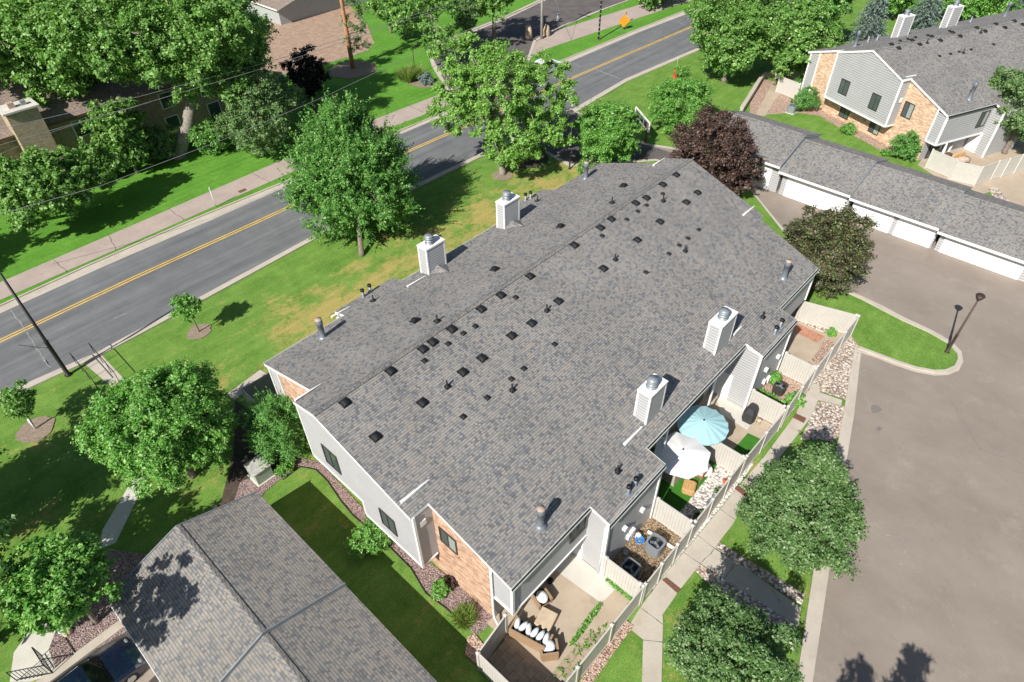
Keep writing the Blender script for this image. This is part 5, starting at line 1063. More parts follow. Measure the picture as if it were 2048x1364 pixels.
# cars
def car(label, c, ang, paint, L=4.6, Wd=1.85, hh=1.5, z=0, name='parked_car', extra=None):
    t_ = thing(name, label, 'car', (c[0], c[1], z), ang); ca, sa = math.cos(ang), math.sin(ang)
    T = lambda x, y, zz: (c[0]+x*ca-y*sa, c[1]+x*sa+y*ca, z+zz)
    l = L/2; w_ = Wd/2
    lower = [(-l, .45), (-l+.08, .85), (-l+.35, .98), (-l*.62, 1.02), (l*.30, .98), (l*.80, .86), (l*.97, .70), (l, .45), (l-.1, .24), (-l+.1, .24)]
    secs = [(-w_*.86, .97), (-w_, .995), (w_, .995), (w_*.86, .97)]
    mb = M(); 
    def loop(y, k): return [T(x*k, y, zz if zz < .6 else zz-(abs(y) > w_*.9)*.06) for x, zz in lower]
    rows = [loop(-w_, .985), loop(-w_*.88, 1), loop(0, 1.01), loop(w_*.88, 1), loop(w_, .985)]
    mb.face(rows[0]); mb.face(rows[-1][::-1]); n_ = len(lower)
    for a_, b_ in zip(rows, rows[1:]):
        for i in range(n_): j = (i+1) % n_; mb.face([a_[i], a_[j], b_[j], b_[i]], 0, True)
    mb.build('body', paint, t_)
    cab = [(-l*.80, 1.0), (-l*.62, 1.36), (-l*.42, hh-.02), (l*.0, hh), (l*.14, hh-.04), (l*.40, .98)]
    mb = M(); ri = [T(x, -w_*.74 if zz > 1.2 else -w_*.92, zz) for x, zz in cab]; le = [T(x, w_*.74 if zz > 1.2 else w_*.92, zz) for x, zz in cab]
    for i in (0, 4): mb.face([ri[i], ri[i+1], le[i+1], le[i]])
    mb.face(ri); mb.face(le[::-1]); mb.build('window', 'car_glass', t_)
    mb = M()
    for i in (1, 2, 3): q = [Vector(p)+Vector((0, 0, .012)) for p in (ri[i], ri[i+1], le[i+1], le[i])]; mb.face(q, 0, True)
    mb.build('car_roof', paint, t_)
    for s_ in (-1, 1):
        mb = M(); mb.tube([T(-l*.6, s_*w_*.70, 1.42), T(-l*.3, s_*w_*.72, hh+.03), T(l*.1, s_*w_*.72, hh+.02)], .02, 6); mb.build('roof_rail', 'chrome', t_)
        for x_ in (-l*.62, l*.62):
            mb = M(); mb.tube([T(x_, s_*(w_-.20), .34), T(x_, s_*(w_+.01), .34)], .34, 18); tw = mb.build('wheel', 'rubber', t_)
            mb = M(); mb.tube([T(x_, s_*(w_-.02), .34), T(x_, s_*(w_+.02), .34)], .20, 12); child(mb, 'rim', 'chrome', tw)
        mb = M(); q0 = T(-l+.03, s_*w_*.78, .82); mb.blob(q0, (.12, .17, .1), 1, 0, 8, 5, 0); mb.build('tail_light', 'red_lamp', t_)
        mb = M(); q0 = T(l*.90, s_*w_*.74, .74); mb.blob(q0, (.10, .16, .05), 1, 0, 8, 5, 0); mb.build('headlight', 'metal_grey', t_)
        mb = M(); q0 = T(l*.28, s_*(w_+.06), 1.0); mb.blob(q0, (.1, .1, .07), 1, 0, 8, 5, 0); mb.build('mirror', paint, t_)
    return t_
cc_ = G(212, 1340, -.4); car('dark blue car with chrome roof rails in the sunken drive at lower left', (cc_.x-.9, cc_.y), .03, 'car_paint', z=-1.3)
cw = G(1092, 143); car('white car on the road mostly hidden behind the locust tree', (cw.x, cw.y), .0, 'car_white', name='car')
# far patio things
c = G(*z5(850, 800)); t_ = thing('garden_loveseat', 'loveseat with floral cushions on the far patio', 'sofa', (c.x, c.y, 0), BR)
def T2f(u, v, o=c): return (o.x+u*BU.x+v*BV2.x, o.y+u*BU.y+v*BV2.y)
mb = M(); mb.prism([T2f(-.7, -.35), T2f(.7, -.35), T2f(.7, .4), T2f(-.7, .4)], .35, .5); mb.build('seat', 'fabric_floral', t_); mb = M(); mb.prism([T2f(-.7, .38), T2f(.7, .38), T2f(.7, .52), T2f(-.7, .52)], .4, .95); mb.build('backrest', 'fabric_floral', t_)
for s_ in (-.35, .35):
    mb = M(); q = T2f(s_, .0); rbox(mb, Vector((q[0], q[1], 0)), .33, .32, .5, .6, BR, .06); mb.build('cushion', 'fabric_floral', t_); mb = M(); q = T2f(s_, .33); rbox(mb, Vector((q[0], q[1], 0)), .33, .1, .55, .98, BR, .05); mb.build('cushion', 'ottoman', t_)
for s_ in (-.76, .76): mb = M(); mb.tube([(*T2f(s_, -.4), 0), (*T2f(s_, -.4), .55), (*T2f(s_, -.2), .65), (*T2f(s_, .4), .62), (*T2f(s_, .5), 0)], .035, 6); mb.build('armrest', 'sign_brown', t_)
c = G(*z5(745, 840)); t_ = thing('patio_table', 'low dark slatted table in front of the floral loveseat', 'table', (c.x, c.y, 0)); mb = M(); mb.prism([T2f(-.5, -.35, c), T2f(.5, -.35, c), T2f(.5, .35, c), T2f(-.5, .35, c)], .38, .42); mb.build('table_top', 'sign_brown', t_)
for a_, b_ in ((-.45, -.3), (.45, -.3), (.45, .3), (-.45, .3)): mb = M(); q = T2f(a_, b_, c); mb.box(q[0]-.03, q[0]+.03, q[1]-.03, q[1]+.03, 0, .38); mb.build('leg', 'sign_brown', t_)
c = G(*z5(675, 860)); t_ = thing('garden_bench', 'narrow pink-cushioned bench by the garage-side fence', 'bench', (c.x, c.y, 0)); mb = M(); mb.prism([T2f(-.2, -.6, c), T2f(.2, -.6, c), T2f(.2, .6, c), T2f(-.2, .6, c)], .3, .42); mb.build('seat', 'fabric_floral', t_)
for b_ in (-.5, .5): mb = M(); q = T2f(0, b_, c); mb.box(q[0]-.15, q[0]+.15, q[1]-.03, q[1]+.03, 0, .3); mb.build('leg', 'sign_brown', t_)
c = G(*z5(598, 780)); t_ = thing('patio_umbrella', 'closed white umbrella leaning on the far patio', 'umbrella', (c.x, c.y, 0)); mb = M(); mb.lathe((c.x, c.y, .5), [(.04, 0), (.17, .15), (.12, .9), (.03, 1.5)], 10); mb.build('canopy', 'umbrella_white', t_); mb = M(); mb.tube([(c.x, c.y, 0), (c.x, c.y, .55)], .03, 6); mb.build('pole', 'metal_grey', t_)
boxthing('planter_box', 'tall brown box planter beside the far patio door', 'planter', G(*z5(690, 745)), .3, .25, .7, 'sign_brown', BR)
# ------------------------------------------------------------------ vegetation
def leaf_mesh(name, P, Nn, L, Wd, mat, parent, rng, curl=.12):
    """P (n,3) centres, Nn (n,3) normals -> one mesh of n folded leaves"""
    n = len(P); X = XF[parent.name]; off = np.array(X.translation); R3 = np.array(X.to_3x3())
    P = P @ R3.T+off; Nn = Nn @ R3.T
    Nn /= np.linalg.norm(Nn, axis=1, keepdims=True)+1e-9
    r = rng.normal(size=(n, 3)); T = r-(r*Nn).sum(1, keepdims=True)*Nn; T /= np.linalg.norm(T, axis=1, keepdims=True)+1e-9
    Bn = np.cross(Nn, T); l = (L*np.clip(rng.lognormal(-.08, .34, n), .4, 1.9))[:, None]; w_ = l*(Wd/L)
    v = np.empty((n, 4, 3)); v[:, 0] = P-T*l*.5; v[:, 1] = P+Bn*w_*.5+Nn*l*curl; v[:, 2] = P+T*l*.5; v[:, 3] = P-Bn*w_*.5+Nn*l*curl
    me = bpy.data.meshes.new(name); me.vertices.add(4*n); me.vertices.foreach_set('co', v.reshape(-1).astype(np.float32))
    me.loops.add(4*n); me.loops.foreach_set('vertex_index', np.arange(4*n, dtype=np.int32)); me.polygons.add(n)
    me.polygons.foreach_set('loop_start', np.arange(0, 4*n, 4, dtype=np.int32)); me.update(calc_edges=True); me.validate()
    me.materials.append(MT[mat]); o = bpy.data.objects.new(name, me); COL.objects.link(o); o.parent = parent; return o
def crown_pts(rng, c, R, ncl, n, rc=.30, shoot=1.0, fill=.5, flat=.75, shape='ball', cl=None, core=.22, spike=0):
    c = np.array(c, float); R = np.array(R, float)
    if cl is None:
        i = np.arange(ncl)+.5; ph = np.arccos(1-2*i/ncl); th = math.pi*(1+5**.5)*i
        D = np.stack([np.cos(th)*np.sin(ph), np.sin(th)*np.sin(ph), np.cos(ph)], 1)+rng.normal(size=(ncl, 3))*.16
        D /= np.linalg.norm(D, axis=1, keepdims=True)
        rad = rng.uniform(fill, .88, ncl)**.6; rad *= rng.uniform(.72, 1.13, ncl)
        C = D*rad[:, None]*(1-rc*.55)
        if shape == 'egg':   C[:, :2] *= (1-.38*np.clip(C[:, 2], 0, 1)**1.4)[:, None]
        if shape == 'point': C[:, :2] *= (1.08-.72*np.clip((C[:, 2]+.25)/1.2, 0, 1)**1.1)[:, None]; C[:, 2] *= 1.08
        if shape == 'cone':
            z = rng.uniform(-1, 1, ncl)**1; z = np.sort(z); rr = (1-z)/2*.92+.05; a = rng.uniform(0, 6.283, ncl); q = rng.uniform(.55, 1, ncl); C = np.stack([np.cos(a)*rr*q, np.sin(a)*rr*q, z], 1)
        if shape == 'dome':  C[:, 2] = np.abs(C[:, 2])*1.0-.25
        cl = c+C*R
    else:
        ncl = len(cl); C = (cl-c)/R
    ns = max(3, int(12*shoot)); per = max(1, n//(ncl*ns)); rcw = rc*R.mean()
    k = ncl*ns*per
    ci = np.repeat(np.arange(ncl), ns*per); si = np.repeat(np.arange(ncl*ns), per)
    sd = rng.normal(size=(ncl*ns, 3)); sd /= np.linalg.norm(sd, axis=1, keepdims=True)
    out = C/(np.linalg.norm(C, axis=1, keepdims=True)+1e-6)
    sd = sd+out[np.repeat(np.arange(ncl), ns)]*.75+np.array([0, 0, .35]); sd /= np.linalg.norm(sd, axis=1, keepdims=True)
    sl = rng.uniform(.55, 1.25, ncl*ns)*rcw*rng.uniform(.75, 1.25, ncl)[np.repeat(np.arange(ncl), ns)]
    t = rng.uniform(.15, 1, k)**.65
    P = cl[ci]+sd[si]*(sl[si]*t)[:, None]*np.array([1, 1, flat])+rng.normal(size=(k, 3))*rcw*.10
    Nn = sd[si]*.55+rng.normal(size=(k, 3))*.50+np.array([0, 0, .65])
    if spike:                                           # long upright shoots standing out of the crown
        ms = int(ncl*spike); q = rng.integers(0, ncl, ms); o2 = out[q]+np.array([0, 0, .9])+rng.normal(size=(ms, 3))*.25; o2 /= np.linalg.norm(o2, axis=1, keepdims=True)
        kk = 26; si2 = np.repeat(np.arange(ms), kk); tt = rng.uniform(0, 1, ms*kk); ln = rng.uniform(.8, 1.5, ms)*rcw*1.25
        P2 = cl[q][si2]+out[q][si2]*rcw*.45+o2[si2]*(ln[si2]*tt)[:, None]+rng.normal(size=(ms*kk, 3))*rcw*.07*(1.15-tt)[:, None]; P = np.concatenate([P, P2]); Nn = np.concatenate([Nn, o2[si2]*.3+rng.normal(size=(ms*kk, 3))*.6+[0, 0, .5]])
    if core and len(cl) > 6:
        kc = int(n*core); d_ = rng.normal(size=(kc, 3)); d_ /= np.linalg.norm(d_, axis=1, keepdims=True); cen = cl.mean(0) if shape == 'cone' else c
        P2 = cen+d_*R*(rng.uniform(.2, 1, kc)**.6*.72)[:, None]; P = np.concatenate([P, P2]); Nn = np.concatenate([Nn, rng.normal(size=(kc, 3))+[0, 0, .8]])
    return P, Nn, cl
def foliage_mesh(name, mat, parent, c, R, n, L, ncl, seed=1, rc=.42, shape='ball', asp=.6, **k):
    rng = np.random.default_rng(seed); P, Nn, cl = crown_pts(rng, c, R, ncl, n, rc, shape=shape, **k)
    m_ = P[:, 2] > .03; return leaf_mesh(name, P[m_], Nn[m_], L, L*asp, mat, parent, rng)
def limb(mb, a, b, r0, r1, rn, k=5, wob=.08):
    a, b = Vector(a), Vector(b); L = (b-a).length; pts = []; rad = []
    for i in range(k+1):
        f = i/k; p = a.lerp(b, f); 
        if 0 < i < k: p += Vector((rn.uniform(-1, 1), rn.uniform(-1, 1), rn.uniform(-.3, .6)))*L*wob
        pts.append(p); rad.append(r0+(r1-r0)*f)
    mb.tube(pts, rad, 7); return pts
def tree(name, label, cpx, zc, R, mat='leaf_mid', bark='bark', base=None, n=22000, L=.16, ncl=90, seed=1, rc=.27, tr=.16, shape='ball', lobes=None, asp=.62, fork=1, nl=16, group=None, trunk_z=None, cat='tree', fill=.5, shoot=1.0, flat=.75, wh=None, core=.22, spike=0):
    c = G(*cpx, zc) if len(cpx) == 2 else Vector(cpx); b_ = Vector((c.x, c.y, 0)) if base is None else G(*base)
    t_ = thing(name, label, cat, (b_.x, b_.y, 0), 0, group); rng = np.random.default_rng(seed); rn = random.Random(seed)
    R = R if isinstance(R, tuple) else (R, R, R*.85)
    if wh:
        dp = depth(c); d_ = ray(*cpx).normalized(); sn = -d_.z; cs = math.sqrt(1-sn*sn); Rh = wh[0]/2*dp/FPX*1.04; Hh = wh[1]/2*dp/FPX*1.04
        Rz = math.sqrt(max(Hh*Hh-(Rh*sn)**2, .01))/cs; Rz = min(max(Rz, .6*Rh), 1.5*Rh); k_ = Rh/R[0]; R = (Rh, Rh*R[1]/R[0], Rz)
        lobes = [(tuple(v*k_ for v in o), tuple(v*k_ for v in (r if isinstance(r, tuple) else (r, r, r*.85))), f) for o, r, f in (lobes or [])]; n = int(n*min(1.6, max(1, k_**1.5))); print(name, [round(v, 1) for v in R], round(k_, 2))
    sets = [(c, R, 1.0)]+[(c+Vector(o), r if isinstance(r, tuple) else (r, r, r*.85), f) for o, r, f in (lobes or [])]
    tot = sum(f for *_, f in sets); PP_, NN_, CC_ = [], [], []
    for (cc, rr, f) in sets:
        P, Nn, cl = crown_pts(rng, cc, rr, max(5, int(ncl*f/tot)), int(n*f/tot), rc*(R[0]/rr[0])**.5, shape=shape, fill=fill, shoot=shoot, flat=flat, core=core, spike=spike); PP_.append(P); NN_.append(Nn); CC_.append(cl)
    P = np.concatenate(PP_); Nn = np.concatenate(NN_); C_ = np.concatenate(CC_); k = P[:, 2] > .25
    leaf_mesh('crown', P[k], Nn[k], L, L*asp, mat, t_, rng)
    mb = M(); zt = trunk_z or max(.8, zc-R[2]*.35); top = Vector((b_.x+(c.x-b_.x)*.7, b_.y+(c.y-b_.y)*.7, zt))
    mb.tube([b_-Vector((0, 0, .1)), b_+Vector((0, 0, .25)), b_.lerp(top, .5)+Vector((tr*.3, 0, 0)), top], [tr*1.5, tr*1.08, tr*.92, tr*.75], 10)
    mb.build('trunk', bark, t_)
    lb = M(); idx = list(range(len(C_))); rn.shuffle(idx); mids = []
    for s_ in range(4+fork):
        q = Vector(C_[idx[s_]])*.55+Vector(c)*.45; limb(lb, top-Vector((0, 0, tr)), q, tr*.62, tr*.3, rn, 5, .05); mids.append(q)
    for i in idx[:nl]:
        q = Vector(C_[i]); m_ = min(mids, key=lambda v: (v-q).length); limb(lb, m_, q, tr*.26, tr*.06, rn, 4, .07)
    lb.build('limbs', bark, t_); return t_
def shrub(name, label, px, R, mat, n=3500, L=.10, ncl=26, seed=1, zc=None, group=None, shape='ball', asp=.6, cat='shrub', rc=.4, world=None, stems=5, **k):
    R = R if isinstance(R, tuple) else (R, R, R*.8); zc = zc if zc is not None else R[2]*.85
    c = G(*px, zc) if world is None else Vector((*world, zc)); t_ = thing(name, label, cat, (c.x, c.y, 0), 0, group)
    foliage_mesh('foliage', mat, t_, c, R, n, L, ncl, seed, rc, shape, asp, **k)
    mb = M(); rn = random.Random(seed)
    for _ in range(stems): limb(mb, (c.x+rn.uniform(-.08, .08), c.y+rn.uniform(-.08, .08), 0), (c.x+rn.uniform(-.5, .5)*R[0], c.y+rn.uniform(-.5, .5)*R[1], zc+rn.uniform(0, .3)*R[2]), .03, .01, rn, 3)
    mb.build('stem', 'bark', t_); return t_
#--- trees across the road
tree('cottonwood_tree', 'huge broad tree with a leaning furrowed trunk in front of the brick block', (380, 60), 11.0, (7.6, 7.6, 6.5), 'leaf_mid', 'bark_pale', base=(360, 312), n=185000, L=.23, ncl=190, wh=(330, 310), seed=3, rc=.24, tr=.62, lobes=[((-7.0, 2, .5), 4.6, .45), ((4.0, 4, 1.5), 5.0, .4), ((3.4, -1.5, -2.2), 3.0, .2)], nl=22, trunk_z=6.0)
tree('shade_tree', 'leafy tree at the top left corner above the apartment roof', (95, 85), 10.5, (6.2, 6.2, 5.2), 'leaf_mid', n=50000, L=.30, ncl=90, wh=(270, 280), seed=5, rc=.26, tr=.35, lobes=[((-6, 2, 1), 4.5, .4), ((3, 5, 1), 4.5, .4)])
tree('shade_tree', 'dark leafy tree low at the left edge beside the brick chimney', (75, 375), 4.2, (4.6, 4.2, 3.4), 'leaf_mid', base=(38, 450), n=36000, L=.24, ncl=60, wh=(190, 160), seed=6, rc=.28, tr=.25, lobes=[((5, 1, -.2), 3.2, .35)])
tree('bushy_tree', 'slender leafy tree in front of the brick wall between windows', (238, 262), 4.2, (2.2, 2.2, 2.6), 'leaf_mid', n=16000, L=.22, ncl=50, seed=18, wh=(112, 150), tr=.14)
tree('shade_tree', 'tree outside the left edge shading the far lawn', (-4.0, 60.5, 5.0), 5.5, (5.0, 4.0, 3.6), 'leaf_mid', n=24000, L=.26, ncl=60, seed=19, tr=.25)
tree('shade_tree', 'grey-green leaning tree at the far left top edge', (0, 110), 9.0, (3.6, 3.6, 4.4), 'leaf_grey', n=16000, L=.26, ncl=45, seed=7, tr=.3)
tree('crabapple_tree', 'low rounded grey-green crabapple near the path', (517, 240), 3.6, (3.3, 3.0, 2.7), 'leaf_grey', base=(520, 298), n=24000, L=.17, ncl=80, wh=(165, 150), seed=8, rc=.25, tr=.22, lobes=[((3.2, 1.6, .4), 2.3, .4), ((1.6, .2, 2.4), 1.3, .16)])
tree('purple_tree', 'small almost black leafed tree in front of the brown roof', (613, 145), 2.8, (2.1, 2.1, 2.7), 'leaf_black', base=(617, 185), n=9000, L=.20, ncl=40, wh=(90, 100), seed=9, tr=.15)
c = G(706, 137); t_ = thing('pine_tree', 'tall thin orange-barked pine with sparse foliage on its right', 'tree', (c.x, c.y, 0)); mb = M(); mb.tube([c, c+Vector((0, 0, 4)), c+Vector((.1, .1, 9)), c+Vector((0, 0, 14))], [.3, .25, .2, .12], 10); mb.build('trunk', 'bark_pine', t_)
rng = np.random.default_rng(11); cl = np.array([[c.x+rng.uniform(.3, 2.2), c.y+rng.uniform(-1.6, .6), z] for z in np.linspace(2.5, 13, 26)]); P, Nn, _ = crown_pts(rng, (c.x+1, c.y, 7), (1.8, 1.8, 4), 26, 9000, .33, cl=cl, core=0); leaf_mesh('crown', P, Nn, .2, .07, 'leaf_grey', t_, rng)
mb = M(); rn = random.Random(2)
for q in cl: limb(mb, (c.x, c.y, q[2]-.3), q, .07, .02, rn, 3)
mb.build('limbs', 'bark_pine', t_)
tree('twin_trunk_tree', 'tall tree with two pale forked trunks at the top edge', (830, 10), 8.5, (4.2, 4.2, 3.6), 'leaf_mid', 'bark_pale', base=(868, 72), n=20000, L=.27, ncl=45, seed=12, tr=.45, lobes=[((-1, -4.5, -2.6), 2.6, .35), ((5, 4, 1), 4.0, .5)], trunk_z=5.5)
tree('birch_tree', 'drooping pale birch behind the dark drive', (930, 28), 5.5, (1.9, 1.9, 3.0), 'leaf_grey', 'bark_pale', base=(935, 62), n=9000, L=.18, ncl=35, seed=13, tr=.18)
tree('shade_tree', 'tree beyond the drive at the top centre', (985, -25), 7, (4.5, 4.5, 3.6), 'leaf_mid', n=14000, L=.28, ncl=40, seed=14, tr=.25)
tree('hedge_tree', 'low dark trees at the top edge above the foot path', (1330, -32), 2.8, (8.0, 2.6, 2.6), 'leaf_mid', n=16000, L=.25, ncl=50, seed=15, tr=.2)
tree('bushy_tree', 'small bushy tree at the top edge beside the twin trunks', (775, 12), 3.5, (3.0, 3.0, 2.6), 'leaf_mid', n=11000, L=.24, ncl=36, seed=16, tr=.15)
tree('bushy_tree', 'small dark tree in the shade just left of the pale forked trunks', (805, 45), 2.2, (2.2, 2.2, 1.8), 'leaf_deep', n=8000, L=.2, ncl=30, seed=17, tr=.12)
for i, (px, py, R_, mt, lb_) in enumerate(((250, 285, (2.6, 1.8, 1.8), 'leaf_deep', 'shrub below the brick wall left of the great trunk'), (318, 288, (2.3, 1.8, 1.9), 'leaf_grey', 'blue-green shrub touching the great furrowed trunk'), (210, 335, (2.0, 1.5, 1.3), 'leaf_deep', 'dark shrub under the brick window at left'), (420, 275, (2.2, 1.8, 1.8), 'leaf_deep', 'dark shrub to the right of the great trunk'), (640, 220, (1.6, 1.5, 1.3), 'leaf_grey', 'small grey shrub between crabapple and ovate tree'))):
    shrub('shrub', lb_, (px, py), R_, mt, 7000, .17, 30, 20+i, group='foundation shrubs across the road')
shrub('blue_juniper', 'spreading pale blue juniper by the ornamental grasses', (852, 158), (1.2, 1.0, .7), 'leaf_blue', 5000, .10, 24, 31)
t_ = thing('ornamental_grass', 'clump of tall tan-tipped grass beside the slim lamp post', 'grass', G(822, 160)); rng = np.random.default_rng(5); c = G(822, 160); n_ = 1500
def blades(name, mat, parent, c, n_, rx, ry, h, wd, seed, lean=.35):
    rng = np.random.default_rng(seed); b = np.stack([c.x+rng.uniform(-rx, rx, n_), c.y+rng.uniform(-ry, ry, n_), np.zeros(n_)], 1); d = rng.normal(size=(n_, 3))*lean; d[:, 2] = 1; hh = h*rng.uniform(.6, 1.1, n_)[:, None]; s_ = rng.normal(size=(n_, 3)); s_[:, 2] = 0; s_ /= np.linalg.norm(s_, axis=1, keepdims=True); X = XF[parent.name]; b += np.array(X.translation)
    v = np.empty((n_, 4, 3)); m2 = b+d*hh*.55; tp = b+d*hh+rng.normal(size=(n_, 3))*[.12, .12, 0]*h; v[:, 0] = b; v[:, 1] = m2+s_*wd; v[:, 2] = tp; v[:, 3] = m2-s_*wd
    me = bpy.data.meshes.new(name); me.vertices.add(4*n_); me.vertices.foreach_set('co', v.reshape(-1).astype(np.float32)); me.loops.add(4*n_); me.loops.foreach_set('vertex_index', np.arange(4*n_, dtype=np.int32)); me.polygons.add(n_); me.polygons.foreach_set('loop_start', np.arange(0, 4*n_, 4, dtype=np.int32)); me.update(calc_edges=True); me.materials.append(MT[mat]); o = bpy.data.objects.new(name, me); COL.objects.link(o); o.parent = parent
blades('blades', 'leaf_blade', t_, c, 1800, 1.1, .8, 1.5, .035, 5)
#--- trees on the near side of the road
tree('elm_tree', 'dense upright oval tree covering the road edge', (700, 340), 5.4, (3.35, 3.35, 4.3), 'leaf_deep', 'bark', base=(724, 510), n=90000, L=.15, ncl=230, wh=(262, 258), seed=32, rc=.18, tr=.20, shape='point', asp=.5, fill=.6, shoot=1.3, flat=1.1, core=.4, spike=4)
tree('locust_tree', 'airy light green locust with grey limbs over the road', (990, 170), 8.0, (3.3, 3.3, 2.9), 'leaf_light', 'bark_pale', base=(1005, 348), n=85000, L=.16, ncl=200, wh=(192, 180), seed=33, rc=.24, tr=.30, lobes=[((2.9, -1.5, -.9), 2.8, .62), ((-2.2, 1.4, -1.0), 2.3, .42), ((-.6, -1.8, -3.0), 2.6, .45), ((2.2, -2.6, -3.2), 2.0, .3), ((-1.0, 1.4, 1.5), 2.3, .35)], nl=55, trunk_z=3.0, core=.03)
tree('rounded_tree', 'bright rounded tree left of the white-framed board', (1215, 262), 3.0, (2.75, 2.75, 2.5), 'leaf_lime', n=30000, L=.14, ncl=95, wh=(142, 135), seed=34, rc=.26, tr=.14)
tree('rounded_tree', 'bright rounded tree below the red hydrant', (1364, 205), 2.8, (2.9, 2.9, 2.3), 'leaf_lime', n=30000, L=.14, ncl=95, wh=(148, 120), seed=35, rc=.26, tr=.14)
tree('purple_maple', 'dark purple maple overlapping the far end of the main roof', (1425, 300), 4.4, (3.2, 3.2, 3.2), 'leaf_purple', n=42000, L=.15, ncl=110, wh=(178, 172), seed=36, rc=.26, tr=.18, lobes=[((1.2, -1.6, -1.5), 1.9, .3)])
tree('crab_tree', 'bronze-green crabapple at the corner of the parking court', (1652, 500), 3.1, (2.85, 2.85, 2.7), 'leaf_bronze', n=46000, L=.13, ncl=110, wh=(182, 205), seed=37, rc=.24, tr=.14, core=.3)
tree('crab_tree', 'large olive green crabapple leaning over the parking court kerb', (1605, 1012), 3.1, (2.55, 2.9, 2.4), 'leaf_olive', n=60000, L=.12, ncl=110, wh=(222, 285), seed=38, rc=.24, tr=.15, shape='point', core=.12)
tree('crab_tree', 'olive green crabapple cut by the bottom edge of the photo', (1462, 1320), 3.0, (2.25, 2.4, 2.1), 'leaf_olive', n=60000, L=.11, ncl=110, wh=(235, 250), seed=39, rc=.26, tr=.14)
tree('ash_tree', 'wide fresh green tree between lamp post and near gable', (325, 845), 4.6, (3.25, 3.25, 2.9), 'leaf_lime', n=85000, L=.12, ncl=170, wh=(288, 250), seed=40, rc=.25, tr=.18)
tree('maple_tree', 'small yellow-tipped maple next to the lower left garage', (112, 1162), 4.0, (2.25, 2.3, 2.2), 'leaf_lime', n=26000, L=.14, ncl=70, wh=(212, 188), seed=41, rc=.3, tr=.10)
tree('young_tree', 'young staked tree with round mulch ring by the kerb', (372, 613), 2.55, (.88, .88, .95), 'leaf_lime', base=(399, 664), n=2600, L=.13, ncl=22, wh=(58, 64), seed=42, rc=.38, tr=.045, nl=12, trunk_z=2.0)
t_ = tree('young_tree', 'young tree with a white trunk guard in the shaded lawn', (33, 800), 2.5, (1.05, 1.05, .95), 'leaf_mid', base=(72, 858), n=3000, L=.14, ncl=22, wh=(68, 76), seed=43, rc=.38, tr=.045, nl=12, trunk_z=2.0)
c = G(72, 858); mb = M(); mb.tube([c, c+Vector((-.02, 0, .9))], .065, 10); mb.build('trunk_guard', 'plastic_white', t_)
# yew-like evergreen at the gable
shrub('evergreen_tree', 'feathery bright evergreen against the white gable wall', (562, 852), (2.0, 2.0, 2.2), 'leaf_yew', 40000, .10, 100, 44, zc=2.4, asp=.3, cat='tree', rc=.26, shoot=1.4, flat=1.2, stems=2, spike=3, core=.4)
#--- upper right
tree('maple_tree', 'large green maple at the top right nearest the road', (1468, 62), 5.6, (5.2, 5.2, 4.2), 'leaf_mid', n=48000, L=.22, ncl=100, wh=(190, 180), seed=50, rc=.25, tr=.3, lobes=[((3, 3.5, 1), 3.8, .4)])
tree('maple_tree', 'large green maple beside the far townhouse flue', (1592, 72), 5.2, (4.6, 4.6, 4.0), 'leaf_mid', n=42000, L=.22, ncl=90, wh=(180, 155), seed=51, rc=.25, tr=.3, lobes=[((-3.2, 3.0, .6), 3.2, .3)])
tree('shade_tree', 'tree beyond the two large maples at the top edge', (1640, 5), 5.5, (4.5, 4.5, 3.8), 'leaf_deep', n=20000, L=.26, ncl=60, seed=52, tr=.25)
tree('shade_tree', 'tree crown at the top edge between maple and spruce', (1540, -30), 6, (5, 5, 4), 'leaf_mid', n=20000, L=.28, ncl=60, seed=53, tr=.25)
def spruce(label, px, h, r, seed, n=16000):
    c = G(*px, h*.45); t_ = thing('spruce_tree', label, 'tree', (c.x, c.y, 0), 0, 'blue spruces behind the far townhouse'); rng = np.random.default_rng(seed); cl = []; dr = []
    for k in range(20):
        f = k/19; z = .5+f*(h-.8); rr = r*(1-f)**.85+.12; m_ = max(4, int(13*(1-f)+4))
        for j in range(m_):
            a_ = 6.283*j/m_+k*1.1+rng.uniform(-.15, .15); cl.append((c.x, c.y, z+.3)); dr.append((math.cos(a_)*rr*rng.uniform(.8, 1.1), math.sin(a_)*rr*rng.uniform(.8, 1.1), -rr*.22))
    cl = np.array(cl); dr = np.array(dr); k = n//len(cl); ci = np.repeat(np.arange(len(cl)), k); t = rng.uniform(.15, 1, len(ci)); P = cl[ci]+dr[ci]*t[:, None]+rng.normal(size=(len(ci), 3))*[.16, .16, .08]*(1.2-t)[:, None]*r*.35
    Nn = rng.normal(size=(len(ci), 3))*.6+[0, 0, 1]; leaf_mesh('crown', P, Nn, .2, .07, 'leaf_blue', t_, rng); mb = M(); mb.tube([(c.x, c.y, 0), (c.x, c.y, h)], [.2, .03], 8); mb.build('trunk', 'bark', t_)
spruce('blue spruce between the maples and the first far chimney', (1748, 28), 8, 2.9, 1); spruce('second blue spruce behind the far chimneys', (1862, 8), 8, 2.6, 2); spruce('blue spruce at the top right corner', (2045, -15), 8, 2.6, 3)
for i, (px, py, lb_) in enumerate(((1800, -12, 'green mass of trees left of the far chimneys'), (1925, -5, 'green tree behind the far right chimney'), (1985, 2, 'low green tree at the top edge behind the far roof'))): tree('shade_tree', lb_, (px, py), 3.2, (3.8, 3.8, 3.0), 'leaf_lime', n=14000, L=.24, ncl=45, seed=60+i, tr=.2)
tree('silver_tree', 'grey-leafed tree at the right edge over the far townhouse', (2062, 205), 5.0, (3.3, 3.3, 3.9), 'leaf_grey', n=34000, L=.16, ncl=90, seed=64, rc=.26, tr=.2, lobes=[((.8, 2.6, 1.0), 2.0, .3), ((-.5, -2.2, -2.2), 1.9, .3)])
